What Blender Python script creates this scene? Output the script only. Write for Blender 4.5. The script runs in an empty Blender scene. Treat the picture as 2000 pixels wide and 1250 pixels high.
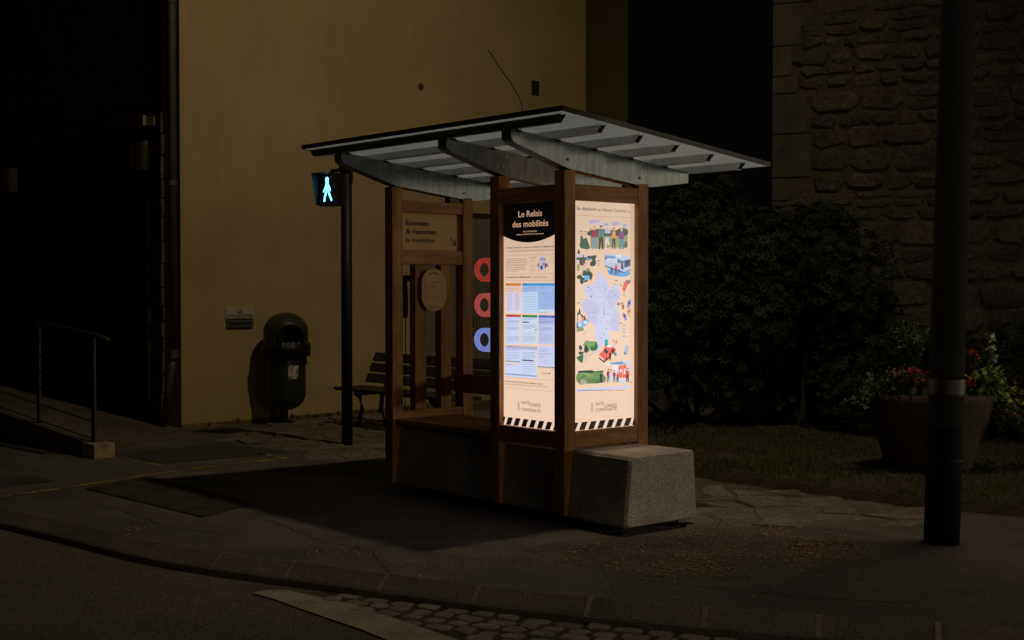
import bpy, math, random
from mathutils import Vector, Matrix
random.seed(7)
R = math.radians
sc = bpy.context.scene
col = sc.collection

# ------------------------------------------------------------------ camera, world, lights, exposure
F_PX, HY, CAM_H = 2598.4, 561.33, 1.65          # focal length and horizon of the 2000 px wide photograph
PITCH = math.atan((625 - HY) / F_PX)
cam_d = bpy.data.cameras.new('camera')
cam_d.sensor_width = 36; cam_d.lens = F_PX / 2000 * 36; cam_d.clip_end = 500
cam = bpy.data.objects.new('camera', cam_d); col.objects.link(cam)
cam.location = (0, 0, CAM_H); cam.rotation_euler = (R(90) - PITCH, 0, 0)
sc.camera = cam

w = bpy.data.worlds.new('World'); sc.world = w; w.use_nodes = True
nt = w.node_tree; nt.nodes.clear()
wo = nt.nodes.new('ShaderNodeOutputWorld'); bg = nt.nodes.new('ShaderNodeBackground')
bg.inputs[0].default_value = (.62, .55, .50, 1); bg.inputs[1].default_value = .0019
nt.links.new(bg.outputs[0], wo.inputs[0])

LAMP = Vector((3.25, 8.75, 12.0))
def light(name, kind, loc, energy, color, **k):
    d = bpy.data.lights.new(name, kind); d.energy = energy; d.color = color
    for a, b in k.items(): setattr(d, a, b)
    o = bpy.data.objects.new(name, d); col.objects.link(o); o.location = loc
    return o
L1 = light('street_lamp_light', 'SPOT', LAMP, 1080, (1, .82, .58), spot_size=R(118), spot_blend=.85, shadow_soft_size=.22)
L1.rotation_euler = (Vector((-5.6, 12.4, 0)) - LAMP).to_track_quat('-Z', 'Y').to_euler()
L2 = light('side_fill_light', 'SPOT', (16.0, 9.6, 2.5), 980, (1, .88, .70), spot_size=R(26), spot_blend=.7, shadow_soft_size=.8)  # unseen low spot added as a stand-in for side light on the kiosk
L2.rotation_euler = (Vector((-.2, 10.0, 1.3)) - L2.location).to_track_quat('-Z', 'Y').to_euler()
L3 = light('front_fill_light', 'POINT', (9.5, -5.0, 3.2), 380, (1, .88, .70), shadow_soft_size=2.2)  # weak fill added behind the camera
sc.view_settings.view_transform = 'Standard'; sc.view_settings.look = 'None'
sc.view_settings.exposure = 0; sc.view_settings.gamma = 1
sc.render.engine = 'CYCLES'

# ------------------------------------------------------------------ helpers
def G(x, y, z=0.0):
    """photo survey point (2000 px frame) -> place on the ground at height z"""
    d = Vector(((x - 1000) / F_PX, math.cos(PITCH) + (625 - y) / F_PX * math.sin(PITCH),
                -math.sin(PITCH) + (625 - y) / F_PX * math.cos(PITCH)))
    s = (z - CAM_H) / d.z
    return Vector((d.x * s, d.y * s, z))
def ray(x, y):
    return Vector(((x - 1000) / F_PX, math.cos(PITCH) + (625 - y) / F_PX * math.sin(PITCH),
                -math.sin(PITCH) + (625 - y) / F_PX * math.cos(PITCH)))
def gz(x, y=0):
    return 0.0

class MB:
    def __init__(s): s.v = []; s.f = []; s.c = []; s.smooth = False
    def add(s, vs, fs, c=None):
        n = len(s.v); s.v += [tuple(v) for v in vs]; s.f += [tuple(i + n for i in f) for f in fs]; s.c += [c] * len(fs)
    def box(s, x0, x1, y0, y1, z0, z1, M=None):
        vs = [Vector((x, y, z)) for z in (z0, z1) for y in (y0, y1) for x in (x0, x1)]
        if M is not None: vs = [M @ v for v in vs]
        s.add(vs, [(0, 2, 3, 1), (4, 5, 7, 6), (0, 1, 5, 4), (2, 6, 7, 3), (0, 4, 6, 2), (1, 3, 7, 5)])
        return s
    def prism(s, pts, fn, d0, d1):
        """closed 2-D outline pts, fn(p, d) -> 3-D"""
        n = len(pts)
        vs = [fn(p, d0) for p in pts] + [fn(p, d1) for p in pts]
        fs = [tuple(range(n)), tuple(range(2 * n - 1, n - 1, -1))] + [(i, n + i, n + (i + 1) % n, (i + 1) % n) for i in range(n)]
        s.add(vs, fs); return s
    def tube(s, pts, r, n=10, cap=True):
        pts = [Vector(p) for p in pts]; rs = r if isinstance(r, (list, tuple)) else [r] * len(pts)
        vs = []
        for i, p in enumerate(pts):
            t = (pts[min(i + 1, len(pts) - 1)] - pts[max(i - 1, 0)]).normalized()
            a = t.orthogonal().normalized() if abs(t.z) < .95 else Vector((1, 0, 0)); a = (a - t * a.dot(t)).normalized()
            if abs(t.z) < .95: a = Vector((0, 0, 1)).cross(t).normalized()
            b = t.cross(a)
            for k in range(n):
                th = 2 * math.pi * k / n; vs.append(p + a * math.cos(th) * rs[i] + b * math.sin(th) * rs[i])
        fs = []
        for i in range(len(pts) - 1):
            for k in range(n):
                k2 = (k + 1) % n; fs.append((i * n + k, i * n + k2, (i + 1) * n + k2, (i + 1) * n + k))
        if cap: fs += [tuple(range(n - 1, -1, -1)), tuple((len(pts) - 1) * n + k for k in range(n))]
        s.add(vs, fs); return s
    def lathe(s, prof, c=(0, 0, 0), n=32, a0=0, a1=360):
        c = Vector(c); full = abs(a1 - a0) >= 360; m = n if full else n + 1; vs = []
        for r, z in prof:
            for k in range(m):
                th = R(a0 + (a1 - a0) * k / n); vs.append(c + Vector((r * math.cos(th), r * math.sin(th), z)))
        fs = []
        for i in range(len(prof) - 1):
            for k in range(n):
                k2 = (k + 1) % m; fs.append((i * m + k, i * m + k2, (i + 1) * m + k2, (i + 1) * m + k))
        s.add(vs, fs); return s
    def build(s, name, mat, parent=None, bevel=0, smooth=False, loc=None, solid=0):
        me = bpy.data.meshes.new(name); me.from_pydata(s.v, [], s.f); me.update()
        if any(c is not None for c in s.c):
            at = me.color_attributes.new('paint', 'FLOAT_COLOR', 'CORNER')
            i = 0
            for p, c in zip(me.polygons, s.c):
                cc = c or (1, 1, 1)
                for li in p.loop_indices: at.data[li].color = (*[srgb(q) for q in cc], 1)
        for mt in (mat if isinstance(mat, list) else [mat]): me.materials.append(mt)
        if smooth:
            for p in me.polygons: p.use_smooth = True
        o = bpy.data.objects.new(name, me); col.objects.link(o)
        if parent: o.parent = parent
        if loc is not None: o.location = loc
        if solid:
            m = o.modifiers.new('solid', 'SOLIDIFY'); m.thickness = solid; m.offset = 0
        if bevel:
            m = o.modifiers.new('bevel', 'BEVEL'); m.width = bevel; m.segments = 2; m.limit_method = 'ANGLE'; m.angle_limit = R(35)
        return o
def srgb(v):
    v = v / 255 if v > 1 or isinstance(v, int) else v
    return v / 12.92 if v <= .04045 else ((v + .055) / 1.055) ** 2.4
def tag(o, label=None, cat=None, group=None, kind=None):
    for k, v in (('label', label), ('category', cat), ('group', group), ('kind', kind)):
        if v: o[k] = v
    return o
def empty(name, loc=(0, 0, 0), rz=0):
    o = bpy.data.objects.new(name, None); col.objects.link(o); o.location = loc; o.rotation_euler = (0, 0, rz); o.empty_display_size = .2
    return o
def bb(name, mat, parent, *boxes, bevel=.004):
    m = MB()
    for b in boxes: m.box(*b)
    return m.build(name, mat, parent, bevel)

# ------------------------------------------------------------------ materials
def node_mat(name):
    m = bpy.data.materials.new(name); m.use_nodes = True
    t = m.node_tree; p = t.nodes['Principled BSDF']
    return m, t, p
def N(t, kind, **k):
    n = t.nodes.new(kind)
    for a, b in k.items():
        if a.startswith('i_'):
            key = a[2:].replace('_', ' ')
            n.inputs[key].default_value = b
        else: setattr(n, a, b)
    return n
def mat(name, c, rough=.7, var=.25, scale=3, fine=0, fscale=120, bump=.2, bscale=60, metal=0, spec=.4, stretch=(1, 1, 1), bdist=.01, c2=None, thr=None):
    m, t, p = node_mat(name); L = t.links.new
    tc = N(t, 'ShaderNodeTexCoord'); mp = N(t, 'ShaderNodeMapping'); mp.inputs['Scale'].default_value = stretch
    L(tc.outputs['Object'], mp.inputs[0])
    n1 = N(t, 'ShaderNodeTexNoise', i_Scale=scale, i_Detail=6.0, i_Roughness=.62); L(mp.outputs[0], n1.inputs['Vector'])
    r = N(t, 'ShaderNodeValToRGB'); L(n1.outputs[0], r.inputs[0])
    lo = c2 if c2 else tuple(x * (1 - var) for x in c); hi = tuple(min(1, x * (1 + var)) for x in c)
    e = r.color_ramp.elements; e[0].color = (*lo, 1); e[1].color = (*hi, 1)
    e[0].position, e[1].position = thr or (.3, .7)
    out = r.outputs[0]
    if fine:
        n2 = N(t, 'ShaderNodeTexNoise', i_Scale=fscale, i_Detail=3.0, i_Roughness=.7); L(mp.outputs[0], n2.inputs['Vector'])
        mr = N(t, 'ShaderNodeMapRange'); mr.inputs[1].default_value = .35; mr.inputs[2].default_value = .65
        mr.inputs[3].default_value = 1 - fine; mr.inputs[4].default_value = 1 + fine; L(n2.outputs[0], mr.inputs[0])
        vm = N(t, 'ShaderNodeVectorMath', operation='SCALE'); L(out, vm.inputs[0]); L(mr.outputs[0], vm.inputs['Scale']); out = vm.outputs[0]
    L(out, p.inputs['Base Color'])
    p.inputs['Roughness'].default_value = rough; p.inputs['Metallic'].default_value = metal
    p.inputs['Specular IOR Level'].default_value = spec
    if bump:
        nb = N(t, 'ShaderNodeTexNoise', i_Scale=bscale, i_Detail=5.0, i_Roughness=.65); L(mp.outputs[0], nb.inputs['Vector'])
        b = N(t, 'ShaderNodeBump', i_Strength=bump, i_Distance=bdist); L(nb.outputs[0], b.inputs['Height']); L(b.outputs[0], p.inputs['Normal'])
    return m
def emit_mat(name, c, s, attr=False, fall=None):
    m, t, p = node_mat(name); L = t.links.new
    p.inputs['Base Color'].default_value = (.02, .02, .02, 1); p.inputs['Roughness'].default_value = .35
    p.inputs['Emission Color'].default_value = (*c, 1); p.inputs['Emission Strength'].default_value = s
    if attr:      # the diffuser of the light box glows weaker towards its top
        tc = N(t, 'ShaderNodeTexCoord'); sx = N(t, 'ShaderNodeSeparateXYZ'); L(tc.outputs['Object'], sx.inputs[0])
        cr = N(t, 'ShaderNodeMapRange'); cr.interpolation_type = 'SMOOTHSTEP'
        cr.inputs[1].default_value = 2.3; cr.inputs[2].default_value = 1.25; cr.inputs[3].default_value = .70; cr.inputs[4].default_value = 1.0
        L(sx.outputs['Z'], cr.inputs[0]); L(cr.outputs[0], p.inputs['Emission Strength'])
        a = N(t, 'ShaderNodeVertexColor', layer_name='paint'); L(a.outputs[0], p.inputs['Emission Color'])
    return m
def paint_mat(name, rough=.6):
    m, t, p = node_mat(name)
    a = N(t, 'ShaderNodeVertexColor', layer_name='paint'); t.links.new(a.outputs[0], p.inputs['Base Color'])
    p.inputs['Roughness'].default_value = rough
    return m
def wood(name, stretch, c=(.37, .175, .050)):
    return mat(name, c, rough=.62, var=.42, scale=2.2, fine=.22, fscale=9, bump=.25, bscale=14, stretch=stretch, bdist=.002, spec=.3)
WV = wood('larch_upright', (9, 9, .8)); WX = wood('larch_lengthwise', (.8, 9, 9)); WY = wood('larch_crosswise', (9, .8, 9))
M_GALV = mat('galvanised_steel', (.27, .295, .285), rough=.5, var=.30, scale=5, fine=.10, fscale=16, bump=.05, bscale=30, metal=.55, stretch=(4, 4, .9))
M_ROOF = mat('roof_sheet', (.74, .73, .71), rough=.7, var=.08, scale=4, fine=.06, fscale=200, bump=.05)
M_ROOFTOP = mat('dark_roof_edge', (.05, .044, .038), rough=.6, var=.2, bump=.05)
M_BLACK = mat('black_steel', (.012, .013, .014), rough=.5, var=.2, bump=.05)
M_POST = mat('dark_green_painted_steel', (.014, .013, .0105), rough=.85, var=.25, spec=.08, scale=2, bump=.06, bscale=90)
M_TERR = mat('washed_aggregate_concrete', (.41, .36, .30), rough=.85, var=.3, scale=3, fine=.6, fscale=95, bump=.5, bscale=110, bdist=.004, thr=(.25, .75))
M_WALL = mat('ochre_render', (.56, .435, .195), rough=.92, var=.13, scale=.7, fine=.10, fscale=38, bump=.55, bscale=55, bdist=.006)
M_WALL2 = mat('shaded_ochre_render', (.15, .125, .07), rough=.92, var=.09, scale=.9, fine=.1, fscale=38, bump=.55, bscale=55, bdist=.006)  # darker copy of the ochre; the bay's shade is put into its colour
def weather(m, sc_, lo, hi, scale=3.0):
    # rain streaks and old patches: a second, long noise multiplied into the colour
    t = m.node_tree; L = t.links.new; p = t.nodes['Principled BSDF']; src = p.inputs['Base Color'].links[0].from_socket
    tc = N(t, 'ShaderNodeTexCoord'); mp = N(t, 'ShaderNodeMapping'); mp.inputs['Scale'].default_value = sc_; L(tc.outputs['Object'], mp.inputs[0])
    n = N(t, 'ShaderNodeTexNoise', i_Scale=scale, i_Detail=7.0, i_Roughness=.6); L(mp.outputs[0], n.inputs['Vector'])
    mr = N(t, 'ShaderNodeMapRange'); mr.inputs[1].default_value = .36; mr.inputs[2].default_value = .62; mr.inputs[3].default_value = lo; mr.inputs[4].default_value = hi; L(n.outputs[0], mr.inputs[0])
    v = N(t, 'ShaderNodeVectorMath', operation='SCALE'); L(src, v.inputs[0]); L(mr.outputs[0], v.inputs['Scale']); L(v.outputs[0], p.inputs['Base Color'])
weather(WV, (1, 1, .5), .72, 1.08, 5.0); weather(WX, (.5, 1, 1), .74, 1.08, 5.0); weather(WY, (1, .5, 1), .74, 1.08, 5.0)
weather(M_WALL, (1.2, 1.2, .3), .95, 1.04)
M_BROWN = mat('dark_brown_fascia', (.16, .08, .05), rough=.8, var=.3, bump=.1)
M_SHOP = mat('dark_shutter', (.022, .02, .019), rough=.5, var=.2, bump=.02)
M_STRIP = mat('rough_stone_pier', (.13, .10, .075), rough=.9, var=.5, scale=6, bump=.8, bscale=14, bdist=.02)
M_PIPE = mat('zinc_pipe', (.13, .12, .10), rough=.5, var=.3, scale=4, metal=.3, bump=.1)
M_CREAM = mat('cream_metal', (.34, .28, .17), rough=.6, var=.1, bump=.05)
M_GREY = mat('grey_painted_door', (.27, .25, .20), rough=.6, var=.06, bump=.1)
M_ASPH = mat('pavement_asphalt', (.118, .104, .090), rough=.92, var=.34, scale=.9, fine=.8, fscale=70, bump=.8, bscale=120, bdist=.006)
M_ASPHD = mat('dark_asphalt_patch', (.055, .052, .045), rough=.92, var=.22, scale=1.5, fine=.4, fscale=90, bump=.5, bscale=120, bdist=.004)
M_ASPHL = mat('old_asphalt_patch', (.108, .092, .077), rough=.95, var=.35, scale=2.5, fine=.65, fscale=55, bump=1, bscale=80, bdist=.01)
weather(M_ASPH, (1, 1, 1), .80, 1.08, 1.9)
M_ROAD = mat('road_asphalt', (.118, .098, .082), rough=.92, var=.28, scale=.7, fine=.85, fscale=85, bump=.8, bscale=130, bdist=.006)
weather(M_ROAD, (.5, 1.4, 1), .84, 1.06, 1.3)
M_KERB = mat('granite_kerb', (.17, .143, .12), rough=.9, var=.3, scale=3, fine=.55, fscale=110, bump=.6, bscale=90, bdist=.006)
M_MORT = mat('pale_mortar', (.31, .26, .20), rough=.95, var=.3, scale=9, bump=.5)
M_SETT = mat('granite_sett', (.25, .215, .18), rough=.85, var=.4, scale=4.5, fine=.4, fscale=60, bump=.7, bscale=40, bdist=.01)
M_JOINT = mat('sandy_joint', (.075, .058, .042), rough=1, var=.4, scale=12, bump=.6)
M_WHITE = mat('worn_white_line', (.36, .31, .25), rough=.85, var=.28, scale=5, fine=.2, fscale=60, bump=.3, bscale=90)
M_YELL = mat('worn_yellow_line', (.30, .22, .045), rough=.9, var=.55, scale=7, fine=.5, fscale=30, bump=.3, c2=(.10, .085, .06), thr=(.38, .6))
M_FLAG = mat('old_stone_flags', (.17, .145, .115), rough=.9, var=.4, scale=2.5, fine=.4, fscale=40, bump=.8, bscale=16, bdist=.02)
M_STONE = mat('rubble_stone', (.125, .10, .075), rough=.95, var=.5, scale=1.3, fine=.35, fscale=22, bump=.9, bscale=16, bdist=.03)
M_STONEG = mat('grey_rubble_stone', (.095, .088, .072), rough=.95, var=.4, scale=2.1, fine=.4, fscale=26, bump=.9, bscale=20, bdist=.03)
M_QUOIN = mat('dressed_quoin', (.115, .098, .076), rough=.95, var=.25, scale=2, fine=.25, fscale=60, bump=.5, bscale=60)
M_MORT2 = mat('lime_mortar', (.11, .088, .062), rough=1, var=.45, scale=5, bump=.8, bscale=30, bdist=.02)
M_LEAF = mat('rhododendron_leaf', (.028, .039, .016), rough=.65, var=.6, scale=1.4, bump=0, spec=.15)
M_LEAF2 = mat('bedding_leaf', (.09, .12, .045), rough=.6, var=.5, scale=7, bump=0)
M_LIME = mat('lime_leaf', (.27, .36, .05), rough=.6, var=.35, scale=9, bump=0)
M_GRASS = mat('short_grass', (.085, .085, .032), rough=.8, var=.5, scale=2.2, bump=0, c2=(.05, .06, .02))
M_SOIL = mat('earth', (.06, .045, .030), rough=1, var=.4, scale=6, bump=.8, bscale=30, bdist=.03)
M_PLANT = mat('weathered_planter', (.062, .039, .026), rough=.9, var=.4, scale=3.5, fine=.2, fscale=50, bump=.4, bscale=40, stretch=(1, 1, .5))
M_BENCH = mat('dark_bench_wood', (.045, .034, .024), rough=.7, var=.35, scale=5, bump=.3, stretch=(1, 1, 4))
M_BIN = mat('dark_green_plastic', (.036, .042, .027), rough=.42, var=.2, bump=.04)
M_BAG = mat('black_bin_bag', (.008, .008, .008), rough=.3, var=.1, bump=.6, bscale=18, bdist=.02, spec=.6)
M_FIELD = paint_mat('painted_panel', .7)
M_WPLY = mat('light_ply_panel', (.62, .41, .12), rough=.65, var=.07, scale=3, fine=.05, fscale=40, bump=.05)
M_INK = mat('dark_ink', (.014, .009, .009), rough=.6, var=0, bump=0)
M_CONC = mat('ramp_concrete', (.13, .105, .075), rough=.95, var=.35, scale=1.6, fine=.3, fscale=60, bump=.5, bscale=60)
M_BLOCK = mat('pale_kerb_block', (.34, .25, .15), rough=.95, var=.45, scale=7, fine=.2, bump=.6, bscale=40, bdist=.01)
M_RAIL = mat('brown_grey_railing', (.035, .028, .021), rough=.6, var=.3, bump=.1)
M_STEEL = mat('steel_strap', (.10, .09, .08), rough=.5, var=.3, scale=12, metal=.7, bump=.3, bscale=25, stretch=(1, 1, 5))
M_BOLT = mat('zinc_bolt', (.62, .60, .56), rough=.35, metal=.3, var=.1, bump=0)
M_LITTER = mat('dead_leaf', (.34, .20, .085), rough=.9, var=.6, scale=30, bump=0)

# ------------------------------------------------------------------ ground: road, pavement, kerb
KT = [G(*p) for p in [(-900, 880), (-500, 925), (-200, 961), (0, 990), (87, 1009), (150, 1023), (315, 1063), (437, 1080), (577, 1098), (700, 1112), (760, 1120), (940, 1146), (1156, 1166), (1380, 1187), (1601, 1204), (1832, 1218), (2000, 1228)]]
KT = [Vector((-70, 24, 0)), Vector((-25, 19, 0))] + KT + [Vector((4.5, 6.0, 0)), Vector((9, 5.6, 0)), Vector((70, 5, 0))]
def kerb_y(x):
    for a, b in zip(KT, KT[1:]):
        if a.x <= x <= b.x: return a.y + (b.y - a.y) * (x - a.x) / (b.x - a.x)
    return KT[-1].y
def densify(pts, step):
    out = [pts[0]]
    for a, b in zip(pts, pts[1:]):
        n = max(1, int((b - a).length / step)) if max(abs(a.x), abs(b.x)) < 12 else 1
        for k in range(1, n + 1): out.append(a.lerp(b, k / n))
    return out
KD = densify(KT, .25)
for k in range(3):   # round the corners of the kerb line
    KD = [KD[0]] + [(KD[i - 1] + KD[i] * 2 + KD[i + 1]) / 4 if abs(KD[i].x) < 11 else KD[i] for i in range(1, len(KD) - 1)] + [KD[-1]]
KT = KD
ROADZ = -.125
m = MB(); n = 24
m.add([(x, y, ROADZ + gz(x)) for x in (-90, -9, -3.2, 90) for y in (-30, 90)], [(0, 2, 3, 1), (2, 4, 5, 3), (4, 6, 7, 5)])
tag(m.build('road', M_ROAD), kind='structure')
m = MB(); rows = [0, .05, .3, 1, 2, 4, 8, 16, 70]
vs = []
for p in KD:
    for r_ in rows: vs.append((p.x, p.y + r_, gz(p.x) ))
nr = len(rows)
m.add(vs, [(i * nr + j, (i + 1) * nr + j, (i + 1) * nr + j + 1, i * nr + j + 1) for i in range(len(KD) - 1) for j in range(nr - 1)])
tag(m.build('pavement', M_ASPH), kind='structure')
# kerb: bevelled granite face over a short upright
m = MB(); prof = [(-.002, .003), (-.010, .001), (-.095, -.072), (-.105, -.085), (-.105, ROADZ - .01)]
vs = []
for i, p in enumerate(KD):
    t = (KD[min(i + 1, len(KD) - 1)] - KD[max(i - 1, 0)]).normalized(); nn = Vector((-t.y, t.x, 0))
    for o_, z in prof: q = p + nn * o_; vs.append((q.x, q.y, z + gz(p.x)))
k_ = len(prof)
m.add(vs, [(i * k_ + j, i * k_ + j + 1, (i + 1) * k_ + j + 1, (i + 1) * k_ + j) for i in range(len(KD) - 1) for j in range(k_ - 1)])
kerb = tag(m.build('kerb', M_KERB), kind='structure')
m = MB()
joints = [(87, 1009), (150, 1023), (315, 1063), (437, 1080), (577, 1098), (760, 1120), (940, 1146), (1156, 1166), (1380, 1187), (1601, 1204), (1832, 1218)]
for jx, jy in joints:
    p = G(jx, jy); p.y = kerb_y(p.x); d = .03; t = Vector((d, kerb_y(p.x + d) - p.y, 0)).normalized(); nn = Vector((-t.y, t.x, 0))
    w_ = .014 if jx > 700 else .008
    vs = []
    for sgn in (-1, 1):
        for o_, z in prof[:4]:
            q = p + nn * (o_ - .003) + t * sgn * w_; vs.append((q.x, q.y, z + .004 + gz(q.x)))
    m.add(vs, [(j, j + 1, j + 5, j + 4) for j in range(3)])
tag(m.build('kerb_joints', M_MORT), kind='structure')

def sheet(name, pts, mt, dz=.004, kind='structure', z=0.0, jit=0):
    P = [G(*p, z) for p in pts]
    if jit:
        Q = []
        for a, b in zip(P, P[1:] + P[:1]):
            for k in range(6): Q.append(a.lerp(b, k / 6) + Vector((random.uniform(-jit, jit), random.uniform(-jit, jit), 0)))
        P = Q
    m = MB(); m.add([(p.x, p.y, z + dz + gz(p.x)) for p in P], [tuple(range(len(P)))])
    o = m.build(name, mt); tag(o, kind=kind); return o
def strip(name, pts, wd, mt, z=0.0, dz=.004):
    P = densify([G(*p, z) for p in pts], .3); m = MB(); vs = []
    for i, p in enumerate(P):
        t = (P[min(i + 1, len(P) - 1)] - P[max(i - 1, 0)]).normalized(); nn = Vector((-t.y, t.x, 0)) * wd / 2
        for s_ in (-1, 1): q = p + nn * s_; vs.append((q.x, q.y, z + dz + gz(q.x)))
    m.add(vs, [(2 * i, 2 * i + 2, 2 * i + 3, 2 * i + 1) for i in range(len(P) - 1)])
    return tag(m.build(name, mt), kind='structure')
sheet('asphalt_patch', [(231, 886), (437, 866), (572, 884), (308, 907)], M_ASPHD, jit=.01)
sheet('asphalt_patch', [(-20, 938), (60, 929), (105, 941), (20, 950), (-20, 956)], M_ASPHD, jit=.02)
sheet('worn_asphalt', [(1210, 1050), (1340, 1040), (1430, 1030), (1560, 1027), (1700, 1038), (1765, 1062), (1740, 1090), (1620, 1115), (1440, 1135), (1250, 1125), (1100, 1100), (1020, 1075), (1080, 1058)], M_ASPHL, dz=.0015)
strip('yellow_line', [(-60, 979), (0, 971), (140, 951.5), (297, 927), (420, 911), (542, 897), (583, 897)], .05, M_YELL)
strip('yellow_line', [(192, 893), (250, 900), (318, 909)], .045, M_YELL)
strip('yellow_line', [(505, 886), (560, 896)], .045, M_YELL)
# ribbed tactile slab
P = [G(*p) for p in [(168, 956), (290, 931), (500, 985), (395, 1011)]]
m = MB(); nrib = 34
for k in range(nrib):
    a0 = P[0].lerp(P[1], k / nrib); b0 = P[3].lerp(P[2], k / nrib); a1 = P[0].lerp(P[1], (k + .45) / nrib); b1 = P[3].lerp(P[2], (k + .45) / nrib)
    m.add([(p.x, p.y, z) for z in (.004, .011) for p in (a0, a1, b1, b0)], [(4, 5, 6, 7), (0, 1, 5, 4), (1, 2, 6, 5), (2, 3, 7, 6), (3, 0, 4, 7)])
m.add([(p.x, p.y, .0035) for p in P], [(0, 1, 2, 3)])
tag(m.build('tactile_paving', mat('tactile_slab', (.115, .098, .08), rough=.9, var=.4, scale=4, fine=.3, bump=.4)), kind='structure')

# cracks in the pavement asphalt
def crack(pts, wd, seed):
    r_ = random.Random(seed); P = densify([G(*p) for p in pts], .06); m = MB(); vs = []
    for i, p in enumerate(P):
        t = (P[min(i + 1, len(P) - 1)] - P[max(i - 1, 0)]).normalized(); nn = Vector((-t.y, t.x, 0)); o_ = r_.uniform(-.022, .022); q = p + nn * o_; w__ = wd * r_.uniform(.4, 1.3)
        for s_ in (-.5, .5): a = q + nn * s_ * w__; vs.append((a.x, a.y, .0035))
    m.add(vs, [(2 * i, 2 * i + 2, 2 * i + 3, 2 * i + 1) for i in range(len(P) - 1)]); tag(m.build('pavement_crack', M_JOINT), kind='structure')
crack([(520, 1015), (640, 1060), (720, 1075), (760, 1118)], .010, 1); crack([(1250, 1135), (1420, 1150), (1600, 1170), (1800, 1180)], .009, 2); crack([(200, 985), (330, 1030), (440, 1045)], .009, 3)
# crazy paving (flagstones with open joints)
def flags(name, pts, size, mt, seed, h=.02):
    rnd = random.Random(seed); P = [G(*p) for p in pts]
    def inside(x, y):
        c = False
        for a, b in zip(P, P[1:] + P[:1]):
            if (a.y > y) != (b.y > y) and x < (b.x - a.x) * (y - a.y) / (b.y - a.y) + a.x: c = not c
        return c
    x0, x1 = min(p.x for p in P), max(p.x for p in P); y0, y1 = min(p.y for p in P), max(p.y for p in P)
    m = MB(); nx = int((x1 - x0) / size) + 2; ny = int((y1 - y0) / size) + 2
    g = {}
    for i in range(-1, nx + 1):
        for j in range(-1, ny + 1):
            g[i, j] = Vector((x0 + (i + (j % 2) * .5) * size + rnd.uniform(-.3, .3) * size, y0 + j * size + rnd.uniform(-.3, .3) * size, 0))
    for i in range(-1, nx):
        for j in range(-1, ny):
            q = [g[i, j], g[i + 1, j], g[i + 1, j + 1], g[i, j + 1]]; c = sum(q, Vector()) / 4
            if not inside(c.x, c.y): continue
            z = h + rnd.uniform(-.008, .008); q2 = [c + (p - c) * .93 for p in q]; q3 = [c + (p - c) * .88 for p in q]
            t1, t2 = rnd.uniform(-.01, .01), rnd.uniform(-.01, .01)
            vs = [(p.x, p.y, 0 + gz(p.x)) for p in q2] + [(p.x, p.y, z + (p.x - c.x) * t1 + (p.y - c.y) * t2 + gz(p.x)) for p in q3]
            m.add(vs, [(4, 5, 6, 7)] + [(k, (k + 1) % 4, 4 + (k + 1) % 4, 4 + k) for k in range(4)])
    return tag(m.build(name, mt), kind='structure')
flags('flagstones', [(420, 852), (600, 812), (960, 800), (960, 860), (760, 905), (640, 895), (560, 882)], .30, M_FLAG, 3, h=.012)
flags('flagstones', [(1330, 1032), (1365, 950), (1500, 958), (1810, 996), (1820, 1030), (1700, 1022), (1560, 1026), (1430, 1032)], .27, M_FLAG, 5, h=.010)

# granite setts and white line on the road beside the kerb
m = MB(); rnd = random.Random(11)
LA, LB = G(556, 1154, ROADZ), G(888, 1250, ROADZ)      # upper edge of the white line
def line_y(x): return LA.y + (LB.y - LA.y) * (x - LA.x) / (LB.x - LA.x)
rows_n = 0
for r_ in range(16):
    off = .17 + r_ * .128
    x = -2.2 + rnd.uniform(0, .1)
    while x < 5.2:
        L_ = rnd.uniform(.10, .17)
        xc = x + L_ / 2; yk = kerb_y(xc) - off + rnd.uniform(-.008, .008)
        slope = (kerb_y(xc + .1) - kerb_y(xc - .1)) / .2
        if (xc > LA.x - .25 and yk > line_y(xc) + .05 + (0 if xc > LA.x + .3 else .04)) and yk > 3.5 and G(640, 1160, ROADZ).x < xc:
            th = math.atan(slope) + rnd.uniform(-.1, .1); M_ = Matrix.Translation((xc, yk, ROADZ)) @ Matrix.Rotation(th, 4, 'Z')
            a, b = L_ / 2 - .004, rnd.uniform(.052, .059); h_ = rnd.uniform(.006, .016)
            o = []
            for (px, py) in [(-1, -.6), (-.6, -1), (.6, -1), (1, -.6), (1, .6), (.6, 1), (-.6, 1), (-1, .6)]:
                o.append((px * a * rnd.uniform(.88, 1.04), py * b * rnd.uniform(.88, 1.06)))
            vs = [M_ @ Vector((p[0], p[1], -.01)) for p in o] + [M_ @ Vector((p[0] * .97, p[1] * .96, h_ * .55)) for p in o] + [M_ @ Vector((p[0] * .88, p[1] * .86, h_ + rnd.uniform(-.002, .002))) for p in o]
            m.add(vs, [(i, (i + 1) % 8, 8 + (i + 1) % 8, 8 + i) for i in range(8)] + [(8 + i, 8 + (i + 1) % 8, 16 + (i + 1) % 8, 16 + i) for i in range(8)] + [tuple(range(16, 24))])
        x += L_ + .006
tag(m.build('granite_setts', M_SETT), kind='structure')
sheet('sett_bed', [(625, 1150), (700, 1148), (940, 1178), (1400, 1222), (2100, 1262), (2100, 1400), (1000, 1400), (890, 1252), (720, 1196)], M_JOINT, z=ROADZ, dz=.004)
sheet('white_line', [(493, 1160), (520, 1155), (556, 1154), (700, 1186), (888, 1250), (1120, 1330), (1000, 1345), (752, 1251), (700, 1230), (600, 1196), (540, 1174)], M_WHITE, z=ROADZ, dz=.008)

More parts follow.
